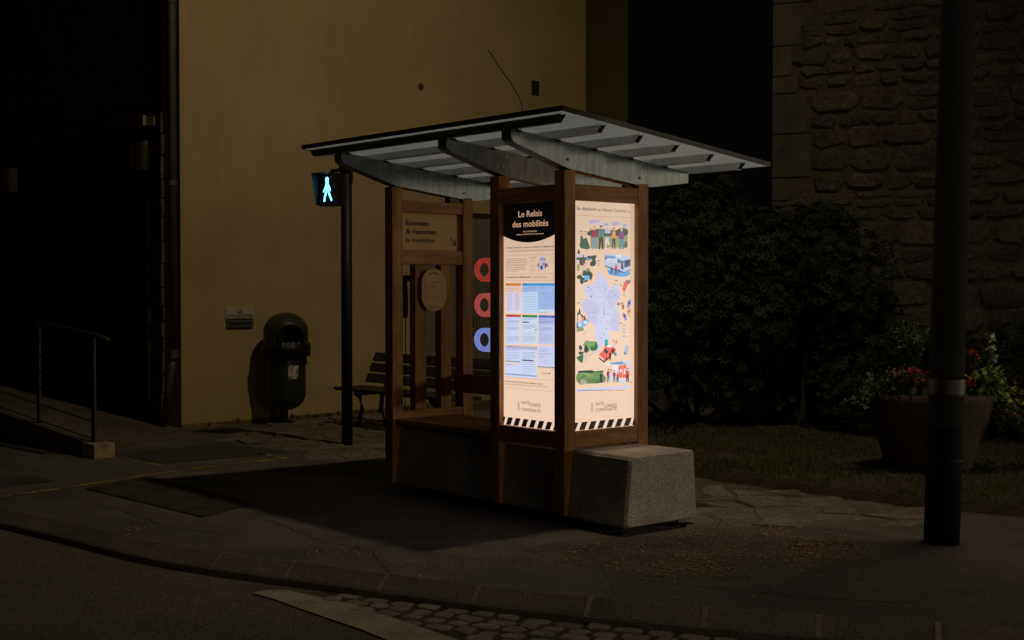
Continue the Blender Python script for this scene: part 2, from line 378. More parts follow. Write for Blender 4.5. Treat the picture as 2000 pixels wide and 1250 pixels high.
# scattered litter: dead leaves and grit
m = MB(); rnd = random.Random(5)
def chips(cx, cy, sx, sy, n, s0=.006, s1=.016, z=0):
    for k in range(n):
        p = G(rnd.gauss(cx, sx), rnd.gauss(cy, sy), z); a = rnd.uniform(0, 6.28); s_ = rnd.uniform(s0, s1)
        u_ = Vector((math.cos(a), math.sin(a), rnd.uniform(-.3, .3))) * s_; v_ = Vector((-math.sin(a), math.cos(a), rnd.uniform(-.4, .4))) * s_ * rnd.uniform(.3, .6)
        c = Vector((p.x, p.y, z + .009 + gz(p.x)))
        m.add([c - u_, c - v_, c + u_, c + v_], [(0, 1, 2, 3)])
chips(1590, 1078, 45, 15, 520); chips(1360, 1108, 60, 14, 520); chips(1180, 1085, 90, 18, 380); chips(1480, 1060, 140, 22, 420, .006, .02)
chips(260, 1035, 28, 5, 90); chips(640, 1078, 30, 5, 60); chips(900, 1095, 130, 14, 200); chips(1600, 1150, 250, 25, 90); chips(450, 1120, 120, 10, 25, z=ROADZ); chips(1400, 1035, 70, 8, 90, .008, .02)
chips(1450, 950, 120, 12, 110, .008, .02); chips(650, 870, 90, 18, 60, .008, .018); chips(1000, 1200, 400, 30, 80, z=ROADZ)
tag(m.build('leaf_litter', M_LITTER), kind='stuff')

# ------------------------------------------------------------------ ochre building
WD = Vector((.716, .698, 0)); WN = Vector((.698, -.716, 0)); C0 = Vector((-3.85, 15.47, 0)); FD = Vector((-.698, .716, 0))
bld = empty('building', C0, math.atan2(WD.y, WD.x))      # local x runs along the ochre wall, local -y faces the street lamp
tag(bld, 'large ochre rendered building with a dark shopfront at its left side', 'building')
def wx(px):      # along the wall for a photo column
    k = (px - 1000) / F_PX; return (k * C0.y - C0.x) / (WD.x - k * WD.y)
def wz(px, py):
    t = wx(px); p = C0 + WD * t; r_ = ray(px, py); return CAM_H + r_.z / r_.y * p.y
def fx(px):      # along the dark front (t metres from the corner)
    k = (px - 1000) / F_PX; return (C0.x - k * C0.y) / (k * FD.y - FD.x)
def fz(px, py):
    t = fx(px); p = C0 + FD * t; r_ = ray(px, py); return CAM_H + r_.z / r_.y * p.y
TW = wx(1143); D0, D1, DT, DB = wx(818), wx(1012), wz(940, 418), .15
m = MB()     # wall with an opening for the door
m.box(0, D0, 0, .4, -.3, 9); m.box(D1, TW, 0, .4, -.3, 9); m.box(D0, D1, 0, .4, DT, 9); m.box(D0, D1, 0, .4, -.3, DB)
m.build('wall', M_WALL, bld)
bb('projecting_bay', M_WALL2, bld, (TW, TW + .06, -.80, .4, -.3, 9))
bb('door', M_GREY, bld, (D0 + .03, (D0 + D1) / 2 + .16, .05, .1, DB, DT - .01))
d = bb('door', M_GREY, bld, ((D0 + D1) / 2 + .17, D1 - .03, .05, .1, DB, DT - .01))
bb('handle', M_BLACK, d, ((D0 + D1) / 2 + .06, (D0 + D1) / 2 + .09, .02, .05, 1.1, 1.25))
bb('lintel_drip', M_CREAM, bld, (D0 - .02, D1 + .02, -.02, .0, DT, DT + .018))
vx = wx(1045); v0, v1 = wz(1045, 186), wz(1045, 151)
bb('vent_grille', M_BLACK, bld, *[(vx - .075 + (k % 2) * .08, vx - .005 + (k % 2) * .08, -.012, -.001, v0 + (k // 2) * .031, v0 + (k // 2) * .031 + .022) for k in range(14)], bevel=0)
MB().lathe([(0, .0), (.04, .0), (.045, -.012), (.03, -.02), (0, -.02)], n=14).build('cable_gland', M_PIPE, bld, loc=(wx(822), -.02, wz(822, 169))).rotation_euler = (R(90), 0, 0)
m = MB(); pts = [(953, 98), (962, 110), (972, 128), (984, 144), (996, 160), (1006, 178), (1014, 190), (1018, 203), (1020, 230)]
m.tube([(wx(x), -.006, wz(x, y)) for x, y in pts], .006, 6); m.build('cable', M_BLACK, bld)
bb('wall_foot_stain', mat('damp_render', (.24, .165, .07), rough=.95, var=.4, scale=4, bump=.5), bld, (.0, TW, -.004, -.001, -.3, .05), bevel=0)
# dark front, local frame of its own: y axis of bld (positive y) is the direction away from the corner
# bld local +y equals (-.698,.716) = FD, so the front lies in the plane x = 0 facing -x
FT = [.69, 5.8]
m = MB(); m.box(0, .4, .40, 12, 3.72, 9); m.box(0, .4, .40, .69, -.5, 3.72); m.box(0, .4, 5.8, 12, -.5, 3.72)
m.build('front_wall', M_BROWN, bld)
bb('shop_shutter', M_SHOP, bld, (.16, .22, .69, 5.8, -.5, 3.72), *[(.145, .16, .69, 5.8, z, z + .05) for z in [-.4 + .13 * k for k in range(31)]], bevel=0)
m = MB(); rnd = random.Random(2); z = -.4
while z < 3.5:
    h_ = rnd.uniform(.14, .3); d_ = rnd.uniform(.01, .05); m.box(-.03 - d_, 0, .34 + rnd.uniform(-.02, .02), .56 + rnd.uniform(-.03, .03), z, z + h_ - .012); z += h_
m.build('stone_pier', M_STRIP, bld, bevel=.012)
bb('corner_trim', M_CREAM, bld, (-.05, 0, .66, .70, fz(298, 785), fz(298, 392)))
bb('shutter_box', M_BROWN, bld, (-.20, 0, .52, 6, 3.56, 3.67))
bb('box_end_cap', M_CREAM, bld, (-.202, -.002, .485, .518, 3.558, 3.672))  # cream colour carries the lit look of the beam end
m = MB(); pz = fz(335, 690)
m.tube([(-.09, .02, 9), (-.09, .02, pz)], .05, 14); m.tube([(-.09, .02, pz), (-.10, .08, pz - .25), (-.13, .17, .05)], .047, 14)
dp = m.build('downpipe', M_PIPE, bld, smooth=True)
for z0, z1 in ((pz - .05, pz + .05), (2.83, 2.89), (4.93, 4.97)): MB().tube([(-.09, .02, z0), (-.09, .02, z1)], .059, 14).build('pipe_collar', M_PIPE, dp)
m = MB()
for k in range(16): s_ = random.uniform(.02, .06); x, y = random.uniform(-.25, -.05), random.uniform(.25, .65); m.lathe([(0, 0), (s_, 0), (s_ * .8, s_ * .7), (0, s_)], (x, y, -.02), 6)
tag(m.build('plaster_rubble', M_CREAM, loc=C0), kind='stuff').rotation_euler = bld.rotation_euler
# wall boxes on the dark front
def wall_box(t, z0, z1, wd, dp_, label):
    o = empty('wall_box', bld.matrix_basis @ Vector((0, t, z0)), bld.rotation_euler.z); tag(o, label, 'wall box', 'cream boxes on the dark shopfront')
    bb('casing', M_CREAM, o, (-dp_, 0, 0, wd, 0, z1 - z0), bevel=.01); bb('cover', M_CREAM, o, (-dp_ - .012, -dp_ - .001, .015, wd - .015, .02, z1 - z0 - .02))
    return o
wall_box(.66, 3.05, 3.40, .28, .12, 'cream metal box on the dark shopfront just left of the downpipe')
wall_box(4.35, 2.98, 3.32, .26, .12, 'dim cream metal box at the far left edge of the dark shopfront')
# letter box
x0, x1 = wx(439), wx(494)
lb = empty('letter_box', bld.matrix_basis @ Vector((x0, 0, wz(466, 639))), bld.rotation_euler.z)
tag(lb, 'small white signed bank letter box set in the ochre wall left of the bin', 'letter box')
zz = wz(466, 639); W_ = x1 - x0
bb('slot_box', M_PIPE, lb, (.01, W_ - .01, -.03, 0, 0, wz(466, 625) - zz)); bb('slot', M_BLACK, lb, (.05, W_ - .05, -.034, -.031, .035, .055), bevel=0)
sign_plate = bb('sign_plate', mat('white_sign', (.62, .56, .48), rough=.5, var=.05, bump=0), lb, (0, W_, -.018, 0, wz(466, 622) - zz, wz(466, 600) - zz))

# ------------------------------------------------------------------ text
_tc = {}
def text_geo(s, bold=0.0):
    key = (s, bold)
    if key in _tc: return _tc[key]
    cu = bpy.data.curves.new('t', 'FONT'); cu.body = s; cu.offset = bold; cu.resolution_u = 2
    o = bpy.data.objects.new('t', cu); col.objects.link(o)
    dg = bpy.context.evaluated_depsgraph_get(); dg.update(); e = o.evaluated_get(dg); me = e.to_mesh()
    v = [(q.co.x, q.co.y) for q in me.vertices]; f = [tuple(p.vertices) for p in me.polygons]
    e.to_mesh_clear(); bpy.data.objects.remove(o); bpy.data.curves.remove(cu)
    x0, x1 = min(q[0] for q in v), max(q[0] for q in v)
    v = [((q[0] - x0) / (x1 - x0), q[1] / .70) for q in v]      # width 1, cap height about 1
    _tc[key] = (v, f); return v, f
def text_on(m, s, x0, x1, y, cap, fn, c=None, bold=0.0):
    v, f = text_geo(s, bold); m.add([fn(x0 + q[0] * (x1 - x0), y + q[1] * cap) for q in v], f, c)

m = MB(); zs = wz(466, 622) - zz
fnl = lambda x, z: (x, -.020, z)
text_on(m, 'BOITE AUX LETTRES', .02, W_ - .02, zs + .018, .030, fnl, bold=.01)
text_on(m, 'CA', W_ * .42, W_ * .58, zs + .068, .042, fnl, bold=.02)
m.box(W_ * .40, W_ * .62, -.021, -.019, zs + .058, zs + .063)
m.build('lettering', M_INK, lb)

# ------------------------------------------------------------------ ramp and railing on the left
A = Vector((-4.10, 12.87, 0)); RD = FD
m = MB()
def rp(t, s, z): p = A + RD * t + WD * s; return (p.x, p.y, z)
vs = []
for k in range(9):
    o_ = A + RD * k; q = C0 + FD * k; k2 = k * .8
    vs += [(o_.x, o_.y, .006 + .08 * k), (q.x, q.y, .006 + .065 * k)]
m.add(vs, [(2 * k, 2 * k + 1, 2 * k + 3, 2 * k + 2) for k in range(8)])
tag(m.build('ramp', M_CONC), kind='structure')
m = MB(); m.add([rp(0, -.02, -.5), rp(6, -.02, -.5), rp(6, -.02, .62), rp(0, -.02, .145), rp(0, .16, -.5), rp(6, .16, -.5), rp(6, .16, .62), rp(0, .16, .145)],
    [(0, 1, 2, 3), (4, 7, 6, 5), (0, 3, 7, 4), (3, 2, 6, 7), (1, 5, 6, 2)])
tag(m.build('ramp_edge', M_CONC), kind='structure')
MBk = MB(); MBk.box(-.10, .16, -.03, .19, -.3, .142); blk = MBk.build('ramp_end_block', M_BLOCK, bevel=.012, loc=A); blk.rotation_euler = (0, 0, math.atan2(-RD.y, -RD.x)); blk.rotation_euler.z = math.atan2(WD.y, WD.x) - R(90)
tag(blk, kind='structure')
rl = empty('railing', A + WD * .06); tag(rl, 'brown grey metal handrail with thin crossbars along the ramp at the left', 'railing')
def rlp(t, z): p = RD * t; return Vector((p.x, p.y, z + .08 * t))
hr = MB().tube([rlp(-.28, 1.17), rlp(0, 1.19), rlp(6, 1.16)], .024, 10).build('handrail', M_RAIL, rl, smooth=True)
for t in (0.02, 1.22, 2.42, 3.62, 4.8):
    MB().box(-.03, .03, -.012, .012, 0, 1.04).build('post', M_RAIL, rl, loc=rlp(t, .14)).rotation_euler = (0, 0, math.atan2(RD.y, RD.x))
for k in range(6):
    MB().tube([rlp(.02, .17 + k * .172), rlp(4.8, .17 + k * .172)], .008, 6).build('crossbar', M_RAIL, rl)

# ------------------------------------------------------------------ kiosk
YAW = .70695
K0 = Vector((.3607, 9.1438, 0)); U = Vector((-math.sin(YAW), math.cos(YAW), 0)); V = Vector((math.cos(YAW), math.sin(YAW), 0))
kio = empty('information_kiosk', K0, YAW - math.pi / 2)
tag(kio, 'wooden information kiosk with two lit posters under a tilted metal roof', 'kiosk')
Pp, Mm, LL, WW = .105, .70, 2.14, .83       # post size, middle post, length, depth (along a)
def K(a0, a1, w0, w1, z0, z1): return (-a1, -a0, w0, w1, z0, z1)
def kb(name, mt, *bx, bevel=.005, parent=kio): return bb(name, mt, parent, *[K(*b) for b in bx], bevel=bevel)
def girder_under(w_):
    pts = [(-.48, 2.635), (-.45, 2.61), (0, 2.475), (.10, 2.453), (.83, 2.375), (1.26, 2.43)]
    for (a, b), (c, d_) in zip(pts, pts[1:]):
        if w_ <= c: return b + (d_ - b) * (w_ - a) / (c - a)
def gtop(w_): return 2.651 - .112 * w_
for a in (0, Mm, LL - Pp):
    for w_ in (0, WW - Pp):
        if a == 0 and w_ > 0: nm = 'post'
        kb('post', WV, (a, a + Pp, w_, w_ + Pp, .07 if w_ == 0 else .50, (2.46 if w_ == 0 else 2.40)))
# girders
def girder(a):
    pr = [(-.48, 2.648), (-.474, 2.632), (-.46, 2.618), (-.44, 2.608), (-.02, 2.482), (.05, 2.464), (.80, 2.377), (.86, 2.377), (1.25, 2.425), (1.262, 2.432), (1.262, gtop(1.262)), (-.48, gtop(-.48))]
    m = MB(); m.prism(pr, lambda p, d_: (-d_, p[0], p[1]), a + .0015, a + .1035)
    g = m.build('roof_girder', M_GALV, kio, bevel=.003)
    for w_ in (-.47, -.113, .239, .594, .955):     # black bars stand in for the dark notches where purlins sit
        bb('purlin_notch', M_BLACK, g, K(a - .003, a + .108, w_ + .03, w_ + .075, gtop(w_) - .020, gtop(w_) - .003), bevel=0)
    for (w_, z) in ((.07, 2.60), (.035, 2.53), (.785, 2.52), (.74, 2.44)):
        b = MB().lathe([(0, .010), (.006, .009), (.010, .004), (.011, 0)], n=10).build('bolt', M_BOLT, g, smooth=True)
        b.location = (-a + .001, w_, z); b.rotation_euler = (0, R(90), 0)
    return g
for a in (0, Mm, LL - Pp): girder(a)
M_PURL_DARK = mat('dark_front_purlin_steel', (.085, .08, .07), rough=.45, var=.15, bump=.03, metal=.3)  # unlit look of the front purlin put into a darker colour
# purlins: hollow folded steel, cut at a slant at the ends
A0, A1 = -.50, 2.47
M_PURL = mat('purlin_steel', (.72, .73, .72), rough=.5, var=.12, scale=5, fine=.08, fscale=20, bump=.03, metal=.1)
for k, w_ in enumerate((-.47, -.113, .239, .594, .955, 1.300)):
    zt, zb = 2.697 - .112 * w_, 2.651 - .112 * w_ - .006
    h_ = .05
    m = MB()
    t_ = .004
    vs = lambda w__: [(-A0, w__, zt), (-A0 - .05, w__, zb), (-A1 + .05, w__, zb), (-A1, w__, zt)]
    m.add(vs(w_ - .028) + vs(w_ - .028 + t_), [(0, 1, 2, 3), (7, 6, 5, 4), (0, 4, 5, 1), (1, 5, 6, 2), (2, 6, 7, 3)])
    m.add(vs(w_ + .020) + vs(w_ + .020 + t_), [(0, 1, 2, 3), (7, 6, 5, 4), (0, 4, 5, 1), (1, 5, 6, 2), (2, 6, 7, 3)])
    m.add([(-A0 - .05, w_ - .024, zb), (-A1 + .05, w_ - .024, zb), (-A1 + .05, w_ + .020, zb), (-A0 - .05, w_ + .020, zb), (-A0 - .05, w_ - .024, zb + t_), (-A1 + .05, w_ - .024, zb + t_), (-A1 + .05, w_ + .020, zb + t_), (-A0 - .05, w_ + .020, zb + t_)], [(0, 1, 2, 3), (7, 6, 5, 4), (0, 3, 7, 4), (1, 5, 6, 2)])
    pu = m.build('purlin', M_PURL if k else M_PURL_DARK, kio)
    m = MB(); m.add([(-A0 - .012, w_ - .024, zt - .004), (-A0 - .056, w_ - .024, zb + .003), (-A0 - .056, w_ + .02, zb + .003), (-A0 - .012, w_ + .02, zt - .004)], [(0, 1, 2, 3)])  # black faces stand in for the shaded hollow of the purlin
    m.build('purlin_end', M_BLACK, pu); m = MB()
    m.add([(-A1 + .012, w_ - .024, zt - .004), (-A1 + .056, w_ - .024, zb + .003), (-A1 + .056, w_ + .02, zb + .003), (-A1 + .012, w_ + .02, zt - .004)], [(0, 1, 2, 3)])
    m.build('purlin_end', M_BLACK, pu)
# roof sheet
def rs(a, w_, dz): return (-a, w_, 2.70 - .112 * w_ + dz)
m = MB(); c = [(-.55, -.53), (2.52, -.53), (2.52, 1.52), (-.55, 1.52)]; nseg = 26
for k in range(nseg):      # opal roof sheet, very slightly ribbed
    a_, b_ = -.55 + 3.07 * k / nseg, -.55 + 3.07 * (k + 1) / nseg
    m.add([rs(a_, -.53, .004), rs(b_, -.53, .004), rs(b_, 1.52, .004), rs(a_, 1.52, .004)], [(3, 2, 1, 0)])
mt, t, p = node_mat('opal_roof_sheet'); p.inputs['Base Color'].default_value = (.55, .56, .57, 1); p.inputs['Roughness'].default_value = .6
tb = N(t, 'ShaderNodeBsdfTranslucent'); ms_ = N(t, 'ShaderNodeMixShader', i_Fac=.64); out = t.nodes['Material Output']
nz = N(t, 'ShaderNodeTexNoise', i_Scale=2.5, i_Detail=6.0); rp_ = N(t, 'ShaderNodeValToRGB'); tc = N(t, 'ShaderNodeTexCoord'); t.links.new(tc.outputs['Object'], nz.inputs['Vector']); t.links.new(nz.outputs[0], rp_.inputs[0])
e = rp_.color_ramp.elements; e[0].position = .3; e[1].position = .7; e[0].color = (.54, .68, .88, 1); e[1].color = (.72, .84, 1.0, 1); t.links.new(rp_.outputs[0], tb.inputs[0])
t.links.new(p.outputs[0], ms_.inputs[1]); t.links.new(tb.outputs[0], ms_.inputs[2]); t.links.new(ms_.outputs[0], out.inputs[0])
m.build('roof_sheet', mt, kio)
def rim(name, a0, a1, b0, b1):
    m = MB(); c = [(a0, b0), (a1, b0), (a1, b1), (a0, b1)]
    m.add([rs(a, b, -.001) for a, b in c] + [rs(a, b, .032) for a, b in c], [(3, 2, 1, 0), (4, 5, 6, 7), (0, 1, 5, 4), (1, 2, 6, 5), (2, 3, 7, 6), (3, 0, 4, 7)])
    m.build(name, M_ROOFTOP, kio)
rim('roof_edge_trim', -.556, 2.526, -.538, -.531); rim('roof_edge_trim', -.556, 2.526, 1.521, 1.528); rim('roof_edge_trim', -.558, -.551, -.53, 1.52); rim('roof_edge_trim', 2.521, 2.528, -.53, 1.52)

# plinth: one tapered stone body with the projecting block
def plinth(a0, a1, name, zt=.525):
    def sec(a, k): return [(-a, .03 + k, .075), (-a, .075 + k * .2, zt - .02), (-a, .095 + k * .2, zt), (-a, .70 - k * .2, zt), (-a, .715 - k * .2, zt - .02), (-a, .745 - k, .075), (-a, .72 - k, .055), (-a, .055 + k, .055)]
    s0, s1 = sec(a0, 0), sec(a1, 0); n = 8; m = MB()
    e0 = sec(a0 - .0, .0)
    cap = [(-a0 + .018, y + (.018 if y < .4 else -.018), z - (.006 if z > .3 else -.008)) for (x, y, z) in s0]
    m.add(s0 + s1 + cap, [(i, (i + 1) % n, n + (i + 1) % n, n + i) for i in range(n)] + [(2 * n + i, 2 * n + (i + 1) % n, (i + 1) % n, i) for i in range(n)] + [tuple(range(3 * n - 1, 2 * n - 1, -1)), tuple(range(n, 2 * n))])
    return m.build(name, M_TERR, kio)
plinth(-.542, 0.0, 'stone_seat_block'); plinth(Pp + .002, Mm - .002, 'stone_plinth'); plinth(Mm + Pp + .002, LL - Pp - .002, 'stone_plinth')
kb('stone_core', M_TERR, (-.003, LL - .12, Pp + .002, .66, .075, .50))
for a, w_ in ((-.46, .1), (-.46, .64), (1.0, .1), (1.9, .1), (1.9, .64)):
    MB().lathe([(.0, .07), (.012, .07), (.012, .012), (.045, .012), (.045, 0), (0, 0)], (-a, w_, 0), 12).build('levelling_foot', M_BLACK, kio)
# bench seat and back board
for k in range(5):
    kb('seat_plank', WX, (Mm + Pp + .004, LL - Pp - .004, .035 + k * .128, .035 + k * .128 + .118, .548, .588))
kb('back_board', WX, (Mm + .02, LL - .02, .690, .722, .77, .925))
# end frame (right) and lit box on the long side
ZT, ZR, ZB, ZQ = 2.2535, 2.365, .6476, .532
for (n_, bx) in (('rail', (.012, Pp - .012, Pp, WW - Pp, ZT, ZR)), ('rail', (.012, Pp - .012, Pp, WW - Pp, ZQ, ZB))): kb(n_, WY, (bx[0] - .010, bx[1], *bx[2:]))
kb('rail', WX, (Pp, Mm, .002, .09, ZT, ZR)); kb('rail', WX, (Pp, Mm, .002, .09, ZQ, ZB))
kb('rail', WY, (Mm + .01, Mm + Pp - .01, Pp, WW - Pp, ZT, ZR)); kb('rail', WX, (Pp, Mm, WW - .095, WW - .01, ZT, ZR))
kb('box_back', WY, (Mm + .03, Mm + .06, Pp, WW - Pp, .55, ZT)); kb('box_side', WX, (Pp, Mm, WW - .07, WW - .04, .55, ZT))
for (a, w_, z) in ((.715 + .03, -.001, .40), (.75, -.001, .19), (.05, -.001, .22), (2.11, -.001, .2), (2.11, -.001, .42)):
    b = MB().lathe([(0, .002), (.018, .002), (.019, 0)], n=16).build('wooden_plug', WY, kio); b.location = (-a, w_, z); b.rotation_euler = (R(90), 0, 0)
# slatted side frame (left)
a0, a1 = LL - Pp, LL
kb('rail', WY, (a0 + .005, a1 - .01, Pp, WW - Pp, 2.258, 2.352)); kb('rail', WY, (a0 + .005, a1 - .01, Pp, WW - Pp, 1.838, 1.956)); kb('rail', WY, (a0 + .005, a1 - .01, Pp, WW - Pp, .585, .65))
for w0, w1 in ((.232, .346), (.494, .606)): kb('slat', WV, (a0 + .008, a0 + .085, w0, w1, .65, 1.838))
sp = kb('sign_panel', M_WPLY, (a0 + .040, a0 + .052, Pp, WW - Pp, 1.956, 2.258), bevel=0)
kb('angle_bracket', M_BLACK, (a0 + .02, a0 + .09, .60, .72, 2.353, 2.40), bevel=.002)
def ksurf(axis, val):
    """point on a kiosk plane: axis 'a' -> (w,z), axis 'w' -> (a,z) in kiosk local coordinates"""
    if axis == 'a': return lambda h, z: (-val, h, z)
    return lambda h, z: (-h, val, z)
def kpx(axis, val, x, y):
    r_ = ray(x, y); n_ = U if axis == 'a' else V; o = Vector((0, 0, CAM_H))
    s_ = (val + (K0 - Vector((0, 0, 0))).dot(n_)) / (r_.x * n_.x + r_.y * n_.y)
    p = o + r_ * s_; q = p - K0
    return (q.dot(V) if axis == 'a' else q.dot(U)), p.z
fs_ = ksurf('a', a0 + .038)
def sgn(x, y): return kpx('a', a0 + .04, 780 + x / 8.33, 370 + y / 8.33)
m = MB()
for s_, xa, ya, xb, b_, cap in (('Écoutez', 103, 575, 482, .030, .029), ('& racontez', 103, 712, 607, .030, .029), ('la mobilité', 103, 850, 570, .008, .027)):
    h0, z0 = sgn(xa, ya); h1, _ = sgn(xb, ya); text_on(m, s_, h0, h1, z0 - .001, cap * 1.28, fs_, bold=b_)
def stroke(m, fn, p, q, wd, c=None):
    p, q = Vector(p), Vector(q); d = (q - p).normalized(); n_ = Vector((-d.y, d.x)) * wd / 2
    m.add([fn(*(p + n_)), fn(*(q + n_)), fn(*(q - n_)), fn(*(p - n_))], [(0, 1, 2, 3)], c)
stroke(m, fs_, sgn(822, 780), sgn(915, 905), .007); stroke(m, fs_, sgn(845, 900), sgn(922, 905), .007); stroke(m, fs_, sgn(912, 815), sgn(915, 908), .007)
m.build('lettering', M_INK, sp)
# oval plaque on the slats
def oval(w0, w1, z0, z1, n=14):
    r_ = (w1 - w0) / 2; cw = (w0 + w1) / 2
    return [(cw + r_ * math.cos(t), z1 - r_ + r_ * math.sin(t)) for t in [math.pi * k / n for k in range(n + 1)]] + [(cw + r_ * math.cos(t), z0 + r_ + r_ * math.sin(t)) for t in [math.pi + math.pi * k / n for k in range(n + 1)]]
m = MB(); m.prism(oval(.280, .528, 1.452, 1.806), lambda p, d_: (-d_, p[0], p[1]), a0 - .020, a0 - .002)
ov = m.build('oval_plaque', M_WPLY, kio, bevel=.002)
m = MB(); fo = ksurf('a', a0 - .0215); cw = .404
for o_ in (.030, .045):
    pts = oval(.28 + o_, .528 - o_, 1.452 + o_, 1.806 - o_)
    for k in (range(15, 16), range(29, 30)):
        pass
    stroke(m, fo, (.28 + o_, 1.56), (.28 + o_, 1.70), .0016); stroke(m, fo, (.528 - o_, 1.56), (.528 - o_, 1.70), .0016)
for (x, z) in ((.322, 1.715), (.486, 1.715), (.322, 1.542), (.486, 1.542)): m.add([fo(x + .006 * math.cos(t * .785), z + .006 * math.sin(t * .785)) for t in range(8)], [tuple(range(8))])
for s_, zc, rr, sg in (('Racontez', 1.682, .096, 1), ('Écoutez', 1.576, .098, -1)):
    v, f = text_geo(s_, .005); span = 1.15
    vs = []
    for q in v:
        if sg > 0: th = math.pi / 2 + span / 2 - q[0] * span; r2 = rr - .014 + q[1] * .016
        else: th = -math.pi / 2 - span / 2 + q[0] * span; r2 = rr - q[1] * .016
        vs.append(fo(cw + r2 * math.cos(th), zc + r2 * math.sin(th)))
    m.add(vs, f)
text_on(m, 'RACONTEZ-NOUS', cw - .05, cw + .05, 1.686, .006, fo, bold=.02)
for z in (1.668, 1.66, 1.652, 1.58, 1.573, 1.566): stroke(m, fo, (cw - .032, z), (cw + .032, z), .0014)
m.build('lettering', M_INK, ov)
# listening handset hanging behind the slats
m = MB(); m.box(-a1 - .07, -a1 - .01, .20, .27, 1.70, 1.75); m.build('handset_hook', M_BLACK, kio, bevel=.004)
hs = MB().tube([(-a1 - .05, .235, 1.70), (-a1 - .06, .24, 1.62), (-a1 - .06, .245, 1.48), (-a1 - .05, .24, 1.40)], [.02, .028, .026, .018], 10).build('listening_handset', M_BLACK, kio, smooth=True)
MB().tube([(-a1 - .05, .24, 1.40), (-a1 - .045, .238, 1.1), (-a1 - .05, .235, .62)], .004, 6).build('cord', M_BLACK, hs)

# coloured tabs on the middle post
def tab(zc, c, em):
    rx, rz = .118, .088; a_c = .930; out = []
    n = 20
    outer = [(a_c + rx * .93 * math.cos(t), zc + rz * math.sin(t)) for t in [-math.pi / 2 + math.pi * k / n for k in range(n + 1)]]
    outer = [(Mm + Pp + .001, zc - rz)] + outer + [(Mm + Pp + .001, zc + rz)]
    inner = [(a_c + .066 * math.cos(t), zc + .054 * math.sin(t)) for t in [-math.pi + 2 * math.pi * k / 22 for k in range(22)]]
    # outer as radial samples
    m = MB(); vs = []; k_ = 40
    def hit(th):
        d = Vector((math.cos(th), math.sin(th)))
        if d.x >= 0: s_ = 1 / math.sqrt((d.x / (rx * .93)) ** 2 + (d.y / rz) ** 2)
        else: s_ = min((a_c - Mm - Pp - .001) / -d.x, rz / max(1e-6, abs(d.y)))
        return a_c + d.x * s_, zc + d.y * s_
    ths = sorted([2 * math.pi * k / k_ for k in range(k_)] + [math.pi + s_ * math.atan2(rz, a_c - Mm - Pp - .001) for s_ in (-1, 1)]); k_ = len(ths)
    for w_ in (.040, .058):
        for th in ths:
            o_ = hit(th); i_ = (a_c + .062 * math.cos(th), zc + .052 * math.sin(th)); vs += [(-o_[0], w_, o_[1]), (-i_[0], w_, i_[1])]
    fs = []
    for k in range(k_):
        k2 = (k + 1) % k_; a, b, c_, d = 2 * k, 2 * k + 1, 2 * k2 + 1, 2 * k2; e = 2 * k_
        fs += [(a, b, c_, d), (d + e, c_ + e, b + e, a + e), (a, d, d + e, a + e), (b, b + e, c_ + e, c_)]
    m.add(vs, fs)
    mt, t, p = node_mat('glowing_tab'); p.inputs['Base Color'].default_value = (*c, 1); p.inputs['Roughness'].default_value = .5
    p.inputs['Emission Color'].default_value = (*c, 1); p.inputs['Emission Strength'].default_value = em  # own glow added so the tabs read as lit
    return m.build('coloured_tab', mt, kio, bevel=.002)
tag(tab(1.781, (.72, .085, .05), .34), 'red tab'); tag(tab(1.520, (.74, .13, .13), .42), 'pink tab'); tag(tab(1.261, (.26, .33, .80), .62), 'lavender blue tab')

